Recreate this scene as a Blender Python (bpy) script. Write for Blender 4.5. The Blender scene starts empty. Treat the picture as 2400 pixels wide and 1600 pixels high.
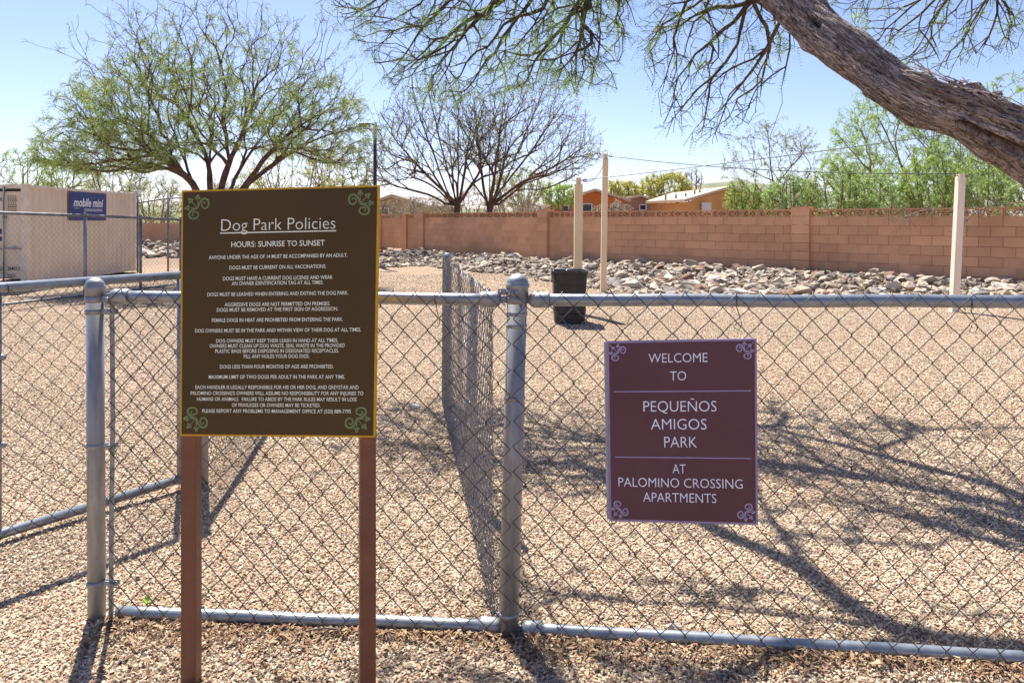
import bpy, bmesh, math, random
import numpy as np
from mathutils import Vector, Matrix, noise as mnoise

# ------------------------------------------------------------------ camera, light, exposure
F = 1733.0          # focal length in photo pixels
HY = 515.0          # horizon row in the photo
CH = 1.38           # camera height
SC = bpy.context.scene
C = SC.collection
cam_d = bpy.data.cameras.new("camera")
cam_d.sensor_width = 36.0
cam_d.lens = 36.0 * F / 2400.0
cam_d.shift_y = (HY - 800.0) / 2400.0
cam_d.clip_end = 3000
cam_d.clip_start = 0.05
cam = bpy.data.objects.new("camera", cam_d)
cam.location = (0, 0, CH)
cam.rotation_euler = (math.radians(90), 0, 0)
C.objects.link(cam)
SC.camera = cam

SUN_H = 0.62        # shadow length per metre of height
SDIR = Vector((0.39 * SUN_H, -0.92 * SUN_H, -1.0)).normalized()
elev = math.asin(-SDIR.z)
az = math.atan2(-SDIR.x, -SDIR.y)          # compass angle from +Y towards +X
world = bpy.data.worlds.new("World")
SC.world = world
world.use_nodes = True
wn = world.node_tree
wn.nodes.clear()
sky = wn.nodes.new("ShaderNodeTexSky")
sky.sky_type = 'NISHITA'
sky.sun_disc = False
sky.sun_elevation = elev
sky.sun_rotation = az
sky.air_density = 1.0
sky.dust_density = 1.0
sky.ozone_density = 3.0
sky.altitude = 700
bgn = wn.nodes.new("ShaderNodeBackground")
bgn.inputs[1].default_value = 0.061
wo = wn.nodes.new("ShaderNodeOutputWorld")
tint = wn.nodes.new("ShaderNodeVectorMath")
tint.operation = 'MULTIPLY'
tint.inputs[1].default_value = (0.955, 0.885, 1.03)      # white balance of the photograph
wn.links.new(sky.outputs[0], tint.inputs[0])
wn.links.new(tint.outputs[0], bgn.inputs[0])
wn.links.new(bgn.outputs[0], wo.inputs[0])
sun_d = bpy.data.lights.new("sun", 'SUN')
sun_d.energy = 4.0
sun_d.angle = math.radians(0.5)
sun_d.color = (1.0, 0.95, 0.87)
sun = bpy.data.objects.new("sun", sun_d)
sun.rotation_euler = SDIR.to_track_quat('-Z', 'Y').to_euler()
sun.location = (-10, 20, 30)
C.objects.link(sun)
SC.view_settings.view_transform = 'Standard'
SC.view_settings.look = 'None'
SC.view_settings.exposure = 1.6
SC.view_settings.gamma = 1.0
SC.view_settings.use_curve_mapping = False

rng = np.random.default_rng(7)
random.seed(7)
R = math.radians


def P(px, py, d):
    return Vector(((px - 1200.0) / F * d, d, CH - (py - HY) / F * d))


def G(px, py, z=0.0):
    """ground point under a photo pixel"""
    d = (CH - z) * F / (py - HY)
    return Vector(((px - 1200.0) / F * d, d, z))


def sstep(a, b, x):
    t = np.clip((np.asarray(x, float) - a) / (b - a), 0, 1)
    return t * t * (3 - 2 * t)


# ------------------------------------------------------------------ materials
def nt(m):
    m.use_nodes = True
    return m.node_tree


def mat(name, col, rough=0.8, metal=0.0, var=0.12, scale=8.0, bump=0.0, bscale=60.0, col2=None, spec=0.3,
        detail=4.0, coat=0.0, stretch=None):
    m = bpy.data.materials.new(name)
    t = nt(m)
    b = t.nodes["Principled BSDF"]
    b.inputs["Roughness"].default_value = rough
    b.inputs["Metallic"].default_value = metal
    b.inputs["Specular IOR Level"].default_value = spec
    b.inputs["Coat Weight"].default_value = coat
    tc = t.nodes.new("ShaderNodeTexCoord")
    src = tc.outputs["Object"]
    if stretch:
        mp = t.nodes.new("ShaderNodeMapping")
        mp.inputs["Scale"].default_value = stretch
        t.links.new(src, mp.inputs[0])
        src = mp.outputs[0]
    nz = t.nodes.new("ShaderNodeTexNoise")
    nz.inputs["Scale"].default_value = scale
    nz.inputs["Detail"].default_value = detail
    t.links.new(src, nz.inputs["Vector"])
    rp = t.nodes.new("ShaderNodeValToRGB")
    c2 = col2 if col2 else tuple(min(1, c * (1 + var)) for c in col)
    c1 = col if col2 else tuple(c * (1 - var) for c in col)
    rp.color_ramp.elements[0].position = 0.32
    rp.color_ramp.elements[1].position = 0.68
    rp.color_ramp.elements[0].color = (*c1, 1)
    rp.color_ramp.elements[1].color = (*c2, 1)
    t.links.new(nz.outputs["Fac"], rp.inputs[0])
    t.links.new(rp.outputs[0], b.inputs["Base Color"])
    if bump:
        n2 = t.nodes.new("ShaderNodeTexNoise")
        n2.inputs["Scale"].default_value = bscale
        n2.inputs["Detail"].default_value = 5
        t.links.new(src, n2.inputs["Vector"])
        bp = t.nodes.new("ShaderNodeBump")
        bp.inputs["Strength"].default_value = 1.0
        bp.inputs["Distance"].default_value = bump
        t.links.new(n2.outputs["Fac"], bp.inputs["Height"])
        t.links.new(bp.outputs[0], b.inputs["Normal"])
    return m


def ramp_mat(name, cols, src='island', rough=0.9, spec=0.2, bump=0.0, bscale=80, noise_mix=0.0):
    """random colour per loose piece (island) or per instance (object)"""
    m = bpy.data.materials.new(name)
    t = nt(m)
    b = t.nodes["Principled BSDF"]
    b.inputs["Roughness"].default_value = rough
    b.inputs["Specular IOR Level"].default_value = spec
    if src == 'island':
        g = t.nodes.new("ShaderNodeNewGeometry")
        out = g.outputs["Random Per Island"]
    else:
        g = t.nodes.new("ShaderNodeObjectInfo")
        out = g.outputs["Random"]
    rp = t.nodes.new("ShaderNodeValToRGB")
    rp.color_ramp.interpolation = 'LINEAR'
    els = rp.color_ramp.elements
    while len(els) < len(cols):
        els.new(0.5)
    for i, c in enumerate(cols):
        els[i].position = i / (len(cols) - 1)
        els[i].color = (*c, 1)
    t.links.new(out, rp.inputs[0])
    last = rp.outputs[0]
    tc = t.nodes.new("ShaderNodeTexCoord")
    if noise_mix:
        nz = t.nodes.new("ShaderNodeTexNoise")
        nz.inputs["Scale"].default_value = bscale * 0.5
        nz.inputs["Detail"].default_value = 4
        t.links.new(tc.outputs["Object"], nz.inputs["Vector"])
        mr = t.nodes.new("ShaderNodeMapRange")
        mr.inputs["From Min"].default_value = 0.3
        mr.inputs["From Max"].default_value = 0.7
        mr.inputs["To Min"].default_value = 1 - noise_mix
        mr.inputs["To Max"].default_value = 1 + noise_mix
        t.links.new(nz.outputs["Fac"], mr.inputs["Value"])
        vm = t.nodes.new("ShaderNodeVectorMath")
        vm.operation = 'SCALE'
        t.links.new(last, vm.inputs[0])
        t.links.new(mr.outputs[0], vm.inputs["Scale"])
        last = vm.outputs[0]
    t.links.new(last, b.inputs["Base Color"])
    if bump:
        n2 = t.nodes.new("ShaderNodeTexNoise")
        n2.inputs["Scale"].default_value = bscale
        n2.inputs["Detail"].default_value = 4
        t.links.new(tc.outputs["Object"], n2.inputs["Vector"])
        bp = t.nodes.new("ShaderNodeBump")
        bp.inputs["Distance"].default_value = bump
        t.links.new(n2.outputs["Fac"], bp.inputs["Height"])
        t.links.new(bp.outputs[0], b.inputs["Normal"])
    return m


def add_piece_variation(m, lo=.90, hi=1.10):
    t = m.node_tree
    b = t.nodes["Principled BSDF"]
    src = b.inputs["Base Color"].links[0].from_socket
    oi = t.nodes.new("ShaderNodeObjectInfo")
    mr = t.nodes.new("ShaderNodeMapRange")
    mr.inputs["To Min"].default_value = lo; mr.inputs["To Max"].default_value = hi
    t.links.new(oi.outputs["Random"], mr.inputs["Value"])
    g = t.nodes.new("ShaderNodeNewGeometry")
    nz = t.nodes.new("ShaderNodeTexNoise"); nz.inputs["Scale"].default_value = .7; nz.inputs["Detail"].default_value = 6
    t.links.new(g.outputs["Position"], nz.inputs["Vector"])
    m2 = t.nodes.new("ShaderNodeMapRange"); m2.inputs["From Min"].default_value = .3; m2.inputs["From Max"].default_value = .7
    m2.inputs["To Min"].default_value = .80; m2.inputs["To Max"].default_value = 1.12
    t.links.new(nz.outputs["Fac"], m2.inputs["Value"])
    mm = t.nodes.new("ShaderNodeMath"); mm.operation = 'MULTIPLY'
    t.links.new(mr.outputs[0], mm.inputs[0]); t.links.new(m2.outputs[0], mm.inputs[1])
    vm = t.nodes.new("ShaderNodeVectorMath"); vm.operation = 'SCALE'
    t.links.new(src, vm.inputs[0]); t.links.new(mm.outputs[0], vm.inputs["Scale"])
    t.links.new(vm.outputs[0], b.inputs["Base Color"])


def leaf_mat(name, c1, c2, c3=None, trans=0.45):
    m = bpy.data.materials.new(name)
    t = nt(m)
    for n in list(t.nodes):
        t.nodes.remove(n)
    g = t.nodes.new("ShaderNodeNewGeometry")
    tc = t.nodes.new("ShaderNodeTexCoord")
    nz = t.nodes.new("ShaderNodeTexNoise")
    nz.inputs["Scale"].default_value = 0.9
    nz.inputs["Detail"].default_value = 2
    t.links.new(tc.outputs["Object"], nz.inputs["Vector"])
    ad = t.nodes.new("ShaderNodeMath")
    ad.operation = 'MULTIPLY_ADD'
    ad.inputs[1].default_value = 0.45
    t.links.new(g.outputs["Random Per Island"], ad.inputs[0])
    mr = t.nodes.new("ShaderNodeMapRange")
    mr.inputs["From Min"].default_value = 0.3
    mr.inputs["From Max"].default_value = 0.7
    mr.inputs["To Max"].default_value = 0.55
    t.links.new(nz.outputs["Fac"], mr.inputs["Value"])
    t.links.new(mr.outputs[0], ad.inputs[2])
    rp = t.nodes.new("ShaderNodeValToRGB")
    e = rp.color_ramp.elements
    e[0].color = (*c1, 1)
    e[1].color = (*c2, 1)
    if c3:
        e[1].position = 0.65
        x = e.new(1.0)
        x.color = (*c3, 1)
    t.links.new(ad.outputs[0], rp.inputs[0])
    d = t.nodes.new("ShaderNodeBsdfPrincipled")
    d.inputs["Roughness"].default_value = 0.55
    d.inputs["Specular IOR Level"].default_value = 0.35
    tr = t.nodes.new("ShaderNodeBsdfTranslucent")
    mx = t.nodes.new("ShaderNodeMixShader")
    mx.inputs[0].default_value = trans
    o = t.nodes.new("ShaderNodeOutputMaterial")
    t.links.new(rp.outputs[0], d.inputs["Base Color"])
    t.links.new(rp.outputs[0], tr.inputs["Color"])
    t.links.new(d.outputs[0], mx.inputs[1])
    t.links.new(tr.outputs[0], mx.inputs[2])
    t.links.new(mx.outputs[0], o.inputs[0])
    return m


M = {}
M['galv'] = mat('galvanised_pipe', (0.215, 0.24, 0.27), rough=0.36, metal=0.55, col2=(0.31, 0.335, 0.36), scale=25, spec=0.5, bump=0.0004, bscale=90)
M['post'] = mat('galvanised_post', (0.23, 0.235, 0.24), rough=0.46, metal=0.4, col2=(0.33, 0.333, 0.335), scale=18, spec=0.5, stretch=(3, 3, .6))
M['cast'] = mat('cast_aluminium', (0.22, 0.235, 0.255), rough=0.5, metal=0.5, col2=(0.33, 0.35, 0.37), scale=30, spec=0.5, bump=0.0006, bscale=150)
M['wire'] = mat('fence_wire', (0.045, 0.042, 0.042), rough=0.45, metal=0.4, col2=(0.13, 0.125, 0.125), scale=40, spec=0.5)
M['wire_bright'] = mat('fence_wire_bright', (0.14, 0.14, 0.15), rough=0.4, metal=0.6, col2=(0.30, 0.30, 0.32), scale=40, spec=0.5)
M['farpipe'] = mat('weathered_pipe', (0.16, 0.17, 0.18), rough=0.5, metal=0.4, col2=(0.25, 0.26, 0.27), scale=10, spec=0.4)
M['signpost'] = mat('brown_painted_post', (0.175, 0.066, 0.032), rough=0.42, var=0.12, scale=14, spec=0.45, bump=0.0002, bscale=300)
M['panel_brown'] = mat('dark_brown_panel', (0.078, 0.047, 0.014), rough=0.5, var=0.10, scale=3, spec=0.22)
M['yellow_edge'] = mat('yellow_edge', (0.62, 0.33, 0.012), rough=0.45, var=0.12, scale=20)
M['cream_ink'] = mat('cream_lettering', (0.88, 0.90, 0.74), rough=0.5, var=0.03)
M['green_ink'] = mat('green_ornament', (0.17, 0.22, 0.08), rough=0.5, var=0.08)
M['panel_maroon'] = mat('maroon_panel', (0.112, 0.044, 0.055), rough=0.45, var=0.10, scale=4, spec=0.3)
M['lilac'] = mat('lilac_edge', (0.33, 0.24, 0.38), rough=0.45, var=0.08, scale=20)
M['lilac_ink'] = mat('lilac_ink', (0.36, 0.30, 0.46), rough=0.5, var=0.04)
M['white_ink'] = mat('white_lettering', (0.84, 0.86, 0.95), rough=0.5, var=0.03)
M['signback'] = mat('grey_sign_edge', (0.35, 0.36, 0.38), rough=0.5, metal=0.3)
M['block'] = mat('painted_block', (0.58, 0.298, 0.168), rough=0.93, col2=(0.66, 0.375, 0.215), scale=1.3, bump=0.0015, bscale=120, spec=0.15, detail=8)
add_piece_variation(M['block'], .89, 1.08)
M['mortar'] = mat('painted_mortar', (0.32, 0.16, 0.10), rough=0.95, var=0.15, scale=9)
M['container'] = mat('beige_container_paint', (0.66, 0.54, 0.41), rough=0.6, col2=(0.74, 0.62, 0.48), scale=1.5, spec=0.35, detail=7, bump=0.0006, bscale=30)
M['cont_edge'] = mat('cream_container_frame', (0.70, 0.60, 0.48), rough=0.5, var=0.1, scale=4)
M['blue'] = mat('dark_blue_print', (0.014, 0.030, 0.17), rough=0.4, var=0.1, scale=3, spec=0.4)
M['white'] = mat('white_print', (0.72, 0.74, 0.76), rough=0.5, var=0.04)
M['black_ink'] = mat('black_stencil', (0.03, 0.03, 0.03), rough=0.6, var=0.2)
M['rubber'] = mat('dark_gasket', (0.03, 0.028, 0.026), rough=0.7, var=0.2)
M['bin'] = mat('black_plastic', (0.018, 0.017, 0.019), rough=0.45, var=0.3, scale=12, spec=0.4, bump=0.0008, bscale=50)
M['bag'] = mat('dark_bag_plastic', (0.05, 0.05, 0.07), rough=0.25, var=0.3, scale=20, spec=0.6)
M['creampost'] = mat('cream_painted_post', (0.68, 0.53, 0.33), rough=0.6, col2=(0.76, 0.61, 0.40), scale=3, spec=0.3, stretch=(3, 3, .5))
M['whitepost'] = mat('offwhite_painted_post', (0.76, 0.63, 0.49), rough=0.6, col2=(0.84, 0.73, 0.59), scale=3, spec=0.3, stretch=(3, 3, .5))
M['cable'] = mat('grey_cable', (0.10, 0.11, 0.11), rough=0.5, metal=0.3, var=0.1)
M['lamp'] = mat('dark_bronze_lamp', (0.05, 0.042, 0.035), rough=0.5, var=0.15, spec=0.4)
M['bark_near'] = mat('mesquite_bark', (0.17, 0.125, 0.105), rough=0.95, col2=(0.46, 0.375, 0.33), scale=9, bump=0.008, bscale=28, spec=0.15, detail=10, stretch=(1.0, 1.0, 1.0))
M['bark_far'] = mat('dark_branch_bark', (0.075, 0.045, 0.035), rough=0.95, col2=(0.17, 0.11, 0.085), scale=12, bump=0.004, bscale=30, spec=0.1)
M['bark_grey'] = mat('grey_branch_bark', (0.16, 0.13, 0.10), rough=0.95, col2=(0.26, 0.22, 0.17), scale=12, bump=0.003, bscale=30, spec=0.1)
M['twig_near'] = mat('hanging_twig_bark', (0.060, 0.040, 0.032), rough=0.9, col2=(0.13, 0.10, 0.06), scale=10, spec=0.15)
M['leaf_mesquite'] = leaf_mat('mesquite_leaf', (0.16, 0.235, 0.06), (0.30, 0.37, 0.11), (0.46, 0.47, 0.19))
M['leaf_near'] = leaf_mat('near_mesquite_leaf', (0.16, 0.29, 0.08), (0.28, 0.42, 0.12), (0.42, 0.52, 0.18), 0.5)
M['leaf_sparse'] = leaf_mat('yellowing_leaf', (0.15, 0.19, 0.07), (0.28, 0.30, 0.10), (0.42, 0.40, 0.10))
M['leaf_bright'] = leaf_mat('bright_green_leaf', (0.19, 0.30, 0.07), (0.34, 0.46, 0.11), (0.48, 0.56, 0.19))
M['leaf_soft'] = leaf_mat('soft_green_leaf', (0.25, 0.37, 0.12), (0.38, 0.51, 0.18), (0.50, 0.60, 0.27))
M['leaf_olive'] = leaf_mat('olive_leaf', (0.22, 0.25, 0.11), (0.34, 0.36, 0.16), (0.46, 0.45, 0.23))
M['leaf_yellow'] = leaf_mat('palo_verde_leaf', (0.34, 0.36, 0.08), (0.50, 0.48, 0.12), (0.62, 0.57, 0.20))
M['leaf_dry'] = leaf_mat('dry_brush', (0.24, 0.19, 0.12), (0.36, 0.29, 0.19), (0.46, 0.38, 0.26), 0.25)
M['litter'] = ramp_mat('dry_leaf_litter', [(0.06, 0.034, 0.02), (0.24, 0.135, 0.075), (0.44, 0.32, 0.19), (0.15, 0.08, 0.045), (0.36, 0.25, 0.15)], 'island')
M['gravel'] = ramp_mat('gravel_chip', [(0.15, 0.10, 0.07), (0.47, 0.35, 0.235), (0.62, 0.49, 0.34), (0.31, 0.235, 0.165), (0.66, 0.55, 0.40),
                                       (0.40, 0.28, 0.19), (0.54, 0.44, 0.32), (0.68, 0.60, 0.46)], 'object', bump=0.0)
RC = [(0.10, 0.075, 0.055), (0.38, 0.31, 0.235), (0.17, 0.14, 0.12), (0.47, 0.40, 0.31), (0.19, 0.135, 0.10), (0.36, 0.31, 0.25), (0.12, 0.10, 0.085), (0.55, 0.47, 0.35)]
M['rock_mix'] = ramp_mat('mixed_rock', RC, 'island', bump=0.006, bscale=14, noise_mix=0.25)
M['rock_tan'] = mat('tan_rock', (0.31, 0.245, 0.18), rough=0.92, col2=(0.42, 0.34, 0.26), scale=2, bump=0.02, bscale=6)
M['rock_pale'] = mat('pale_rock', (0.40, 0.355, 0.30), rough=0.92, col2=(0.51, 0.46, 0.39), scale=2, bump=0.02, bscale=6)
M['rock_grey'] = mat('grey_rock', (0.15, 0.13, 0.12), rough=0.92, col2=(0.27, 0.24, 0.22), scale=2, bump=0.02, bscale=6)
M['rock_rust'] = mat('rust_brown_rock', (0.14, 0.07, 0.045), rough=0.92, col2=(0.25, 0.145, 0.095), scale=2, bump=0.02, bscale=6)


def limb_material():
    m = bpy.data.materials.new("leaning_limb_bark")
    t = nt(m)
    b = t.nodes["Principled BSDF"]
    b.inputs["Roughness"].default_value = .95
    b.inputs["Specular IOR Level"].default_value = .12
    at = t.nodes.new("ShaderNodeAttribute"); at.attribute_name = "barkco"
    def noise(sc, det, scale_vec, dist=0.0):
        mp = t.nodes.new("ShaderNodeMapping"); mp.inputs["Scale"].default_value = scale_vec
        t.links.new(at.outputs["Vector"], mp.inputs[0])
        nz = t.nodes.new("ShaderNodeTexNoise")
        nz.inputs["Scale"].default_value = sc; nz.inputs["Detail"].default_value = det; nz.inputs["Distortion"].default_value = dist
        t.links.new(mp.outputs[0], nz.inputs["Vector"])
        return nz.outputs["Fac"]
    fib = noise(9, 10, (1, 1, .24), 1.2)
    fine = noise(34, 8, (1, 1, .35), .5)
    patch = noise(1.6, 4, (1, 1, .5))
    rp = t.nodes.new("ShaderNodeValToRGB")
    e = rp.color_ramp.elements
    e[0].position = .33; e[0].color = (0.12, 0.090, 0.080, 1)
    e[1].position = .66; e[1].color = (0.50, 0.42, 0.385, 1)
    x = e.new(.48); x.color = (0.30, 0.24, 0.215, 1)
    t.links.new(fib, rp.inputs[0])
    mr = t.nodes.new("ShaderNodeMapRange"); mr.inputs["From Min"].default_value = .35; mr.inputs["From Max"].default_value = .65
    mr.inputs["To Min"].default_value = .70; mr.inputs["To Max"].default_value = 1.25
    t.links.new(patch, mr.inputs["Value"])
    vm = t.nodes.new("ShaderNodeVectorMath"); vm.operation = 'SCALE'
    t.links.new(rp.outputs[0], vm.inputs[0]); t.links.new(mr.outputs[0], vm.inputs["Scale"])
    t.links.new(vm.outputs[0], b.inputs["Base Color"])
    mpv = t.nodes.new("ShaderNodeMapping"); mpv.inputs["Scale"].default_value = (7, 7, 1.5)
    wob = t.nodes.new("ShaderNodeTexNoise"); wob.inputs["Scale"].default_value = 3; wob.inputs["Detail"].default_value = 4
    t.links.new(at.outputs["Vector"], wob.inputs["Vector"])
    wv = t.nodes.new("ShaderNodeVectorMath"); wv.operation = 'MULTIPLY_ADD'; wv.inputs[1].default_value = (.35, .35, 1.2)
    t.links.new(wob.outputs["Color"], wv.inputs[0]); t.links.new(at.outputs["Vector"], wv.inputs[2])
    t.links.new(wv.outputs[0], mpv.inputs[0])
    vo = t.nodes.new("ShaderNodeTexVoronoi"); vo.feature = 'DISTANCE_TO_EDGE'; vo.inputs["Scale"].default_value = 1.0
    t.links.new(mpv.outputs[0], vo.inputs["Vector"])
    cr_ = t.nodes.new("ShaderNodeMapRange"); cr_.inputs["From Max"].default_value = .10
    t.links.new(vo.outputs["Distance"], cr_.inputs["Value"])
    b0 = t.nodes.new("ShaderNodeBump"); b0.inputs["Distance"].default_value = .011
    t.links.new(cr_.outputs[0], b0.inputs["Height"])
    b1 = t.nodes.new("ShaderNodeBump"); b1.inputs["Distance"].default_value = .009
    t.links.new(b0.outputs[0], b1.inputs["Normal"])
    t.links.new(fib, b1.inputs["Height"])
    b2 = t.nodes.new("ShaderNodeBump"); b2.inputs["Distance"].default_value = .005
    t.links.new(fine, b2.inputs["Height"]); t.links.new(b1.outputs[0], b2.inputs["Normal"])
    t.links.new(b2.outputs[0], b.inputs["Normal"])
    return m


# ------------------------------------------------------------------ object helpers
class MB:
    def __init__(s):
        s.v, s.f, s.n, s.sm = [], [], 0, []

    def add(s, v, f, smooth=False):
        v = np.asarray(v, float).reshape(-1, 3)
        s.v.append(v)
        for q in f:
            s.f.append(tuple(int(i) + s.n for i in q))
            s.sm.append(smooth)
        s.n += len(v)

    def box(s, c, size, rot=None):
        h = np.array(size, float) / 2
        v = np.array([[x, y, z] for x in (-1, 1) for y in (-1, 1) for z in (-1, 1)]) * h
        if rot is not None:
            v = v @ np.array(rot).T
        v = v + np.array(c, float)
        s.add(v, [(0, 1, 3, 2), (4, 6, 7, 5), (0, 4, 5, 1), (2, 3, 7, 6), (0, 2, 6, 4), (1, 5, 7, 3)])

    def tube(s, pts, r, k=8, caps=True, smooth=True, phase=0.0):
        pts = np.array([tuple(p) for p in pts], float)
        n = len(pts)
        r = np.full(n, r, float) if np.isscalar(r) else np.asarray(r, float)
        t = np.gradient(pts, axis=0)
        t /= (np.linalg.norm(t, axis=1)[:, None] + 1e-12)
        a = np.array([0, 0, 1.0]) if abs(t[0][2]) < 0.85 else np.array([1.0, 0, 0])
        u = np.cross(t, a)
        bad = np.linalg.norm(u, axis=1) < 0.15
        if bad.any():
            u[bad] = np.cross(t[bad], np.array([0.3, 0.9, 0.1]))
        u /= np.linalg.norm(u, axis=1)[:, None]
        w = np.cross(t, u)
        th = np.linspace(0, 2 * math.pi, k, endpoint=False) + phase
        v = pts[:, None, :] + r[:, None, None] * (np.cos(th)[None, :, None] * u[:, None, :] + np.sin(th)[None, :, None] * w[:, None, :])
        f = []
        for i in range(n - 1):
            for j in range(k):
                j2 = (j + 1) % k
                f.append((i * k + j, i * k + j2, (i + 1) * k + j2, (i + 1) * k + j))
        if caps:
            f.append(tuple(range(k)))
            f.append(tuple(range((n - 1) * k, n * k))[::-1])
        s.add(v, f, smooth)

    def lathe(s, base, prof, k=24, axis=(0, 0, 1), smooth=True):
        ax = Vector(axis).normalized()
        u = ax.orthogonal().normalized()
        w = ax.cross(u)
        u, w, ax = np.array(u), np.array(w), np.array(ax)
        v = []
        for r, h in prof:
            for j in range(k):
                a = 2 * math.pi * j / k
                v.append(np.array(base, float) + ax * h + r * (math.cos(a) * u + math.sin(a) * w))
        f = []
        for i in range(len(prof) - 1):
            for j in range(k):
                j2 = (j + 1) % k
                f.append((i * k + j, i * k + j2, (i + 1) * k + j2, (i + 1) * k + j))
        f.append(tuple(range(k))[::-1])
        f.append(tuple(range((len(prof) - 1) * k, len(prof) * k)))
        s.add(v, f, smooth)

    def prism(s, poly, d):
        """poly: 3D points of a planar polygon; d: extrusion vector"""
        n = len(poly)
        a = np.array([tuple(p) for p in poly], float)
        b = a + np.array(tuple(d), float)
        f = [tuple(range(n)), tuple(range(n, 2 * n))[::-1]]
        for i in range(n):
            j = (i + 1) % n
            f.append((i, i + n, j + n, j))
        s.add(np.vstack([a, b]), f)

    def build(s, name, m, parent=None, local=False):
        me = bpy.data.meshes.new(name)
        v = np.vstack(s.v)
        if parent is not None and not local:
            v = v - np.array(wloc(parent))
        me.from_pydata(v.tolist(), [], s.f)
        me.polygons.foreach_set("use_smooth", s.sm)
        me.materials.append(m)
        me.validate()
        bm = bmesh.new()
        bm.from_mesh(me)
        bmesh.ops.recalc_face_normals(bm, faces=bm.faces)
        bm.to_mesh(me)
        bm.free()
        me.update()
        o = bpy.data.objects.new(name, me)
        C.objects.link(o)
        if parent is not None:
            o.parent = parent
        return o


def wloc(o):
    v = Vector(o.location)
    while o.parent:
        o = o.parent
        v = v + Vector(o.location)
    return v


def fast_mesh(name, v, f, m, parent=None, smooth=False, kind=None):
    """v (N,3), f (M,k) arrays"""
    me = bpy.data.meshes.new(name)
    v = np.asarray(v, np.float32)
    if parent is not None:
        v = v - np.array(wloc(parent), np.float32)
    f = np.asarray(f, np.int32)
    k = f.shape[1]
    me.vertices.add(len(v))
    me.vertices.foreach_set("co", v.ravel())
    me.loops.add(f.size)
    me.loops.foreach_set("vertex_index", f.ravel())
    me.polygons.add(len(f))
    me.polygons.foreach_set("loop_start", np.arange(0, f.size, k, dtype=np.int32))
    me.polygons.foreach_set("use_smooth", np.full(len(f), smooth))
    me.update(calc_edges=True)
    me.materials.append(m)
    o = bpy.data.objects.new(name, me)
    C.objects.link(o)
    if parent is not None:
        o.parent = parent
    if kind:
        o['kind'] = kind
    return o


def tag(o, label=None, cat=None, group=None, kind=None):
    if label: o['label'] = label
    if cat: o['category'] = cat
    if group: o['group'] = group
    if kind: o['kind'] = kind
    return o


def thing(name, loc, label, cat, group=None, rz=0.0):
    o = bpy.data.objects.new(name, None)
    o.empty_display_size = 0.2
    o.location = loc
    o.rotation_euler = (0, 0, rz)
    C.objects.link(o)
    return tag(o, label, cat, group)


# ------------------------------------------------------------------ terrain
WALL = [(-3.3, 27.6), (0.99, 21.95), (6.64, 16.9), (12.1, 12.0), (17.5, 7.2)]
WALL = [np.array(p) for p in WALL]
W_EXT = [np.array((-20.5, 34.0)), np.array((-7.2, 33.7))] + WALL


def wall_dist(x, y):
    x = np.asarray(x, float); y = np.asarray(y, float)
    best = np.full(x.shape, 1e9)
    side = np.zeros(x.shape)
    for a, b in zip(W_EXT[:-1], W_EXT[1:]):
        d = b - a
        L2 = d @ d
        t = np.clip(((x - a[0]) * d[0] + (y - a[1]) * d[1]) / L2, 0, 1)
        dx = x - (a[0] + t * d[0]); dy = y - (a[1] + t * d[1])
        dd = np.hypot(dx, dy)
        cr = d[0] * (y - a[1]) - d[1] * (x - a[0])
        m = dd < best
        best = np.where(m, dd, best)
        side = np.where(m, np.sign(cr), side)
    return best, side          # side > 0: behind the wall


def nz2(x, y, s):
    return (np.sin(x * 1.7 * s + 1.3) * np.cos(y * 1.3 * s + .4) + .5 * np.sin(x * 3.1 * s + y * 2.3 * s + 2) + .5 * np.cos(y * 4.1 * s - x * 1.9 * s))


def terrain(x, y):
    x = np.asarray(x, float); y = np.asarray(y, float)
    d, side = wall_dist(x, y)
    front = 0.13 * (1 - sstep(0.3, 3.0, d))
    z = np.where(side > 0, 0.13, front)
    z = z - 0.36 * sstep(-7.5, -11.5, x) * 1.0 * sstep(12, 17, y) * (1 - sstep(26, 31, y))
    amp = 0.006 + 0.012 * sstep(5, 12, y)
    z = z + amp * nz2(x, y, .8) * (1 - sstep(60, 120, y)) * sstep(1.2, 3.5, y)
    return z


def tz(x, y):
    return float(terrain(np.array([x]), np.array([y]))[0])


ys = np.concatenate([np.arange(-6, 1.5, .5), np.arange(1.5, 12, .09), np.arange(12, 40, .35), np.array([42, 46, 52, 60, 75, 100, 140, 200, 300, 500, 900, 1600, 2600])])
xs = np.concatenate([-np.array([1800, 900, 500, 300, 180, 110, 70, 50, 40, 32])[:], np.arange(-26, -7, .5), np.arange(-7, 8, .12), np.arange(8, 26, .5), np.array([32, 40, 50, 70, 110, 180, 300, 500, 900, 1800])])
XX, YY = np.meshgrid(xs, ys)
ZZ = terrain(XX, YY)
gv = np.stack([XX, YY, ZZ], -1).reshape(-1, 3)
nx = len(xs)
idx = np.arange(len(ys) * nx).reshape(len(ys), nx)
gf = np.stack([idx[:-1, :-1], idx[:-1, 1:], idx[1:, 1:], idx[1:, :-1]], -1).reshape(-1, 4)


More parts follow.
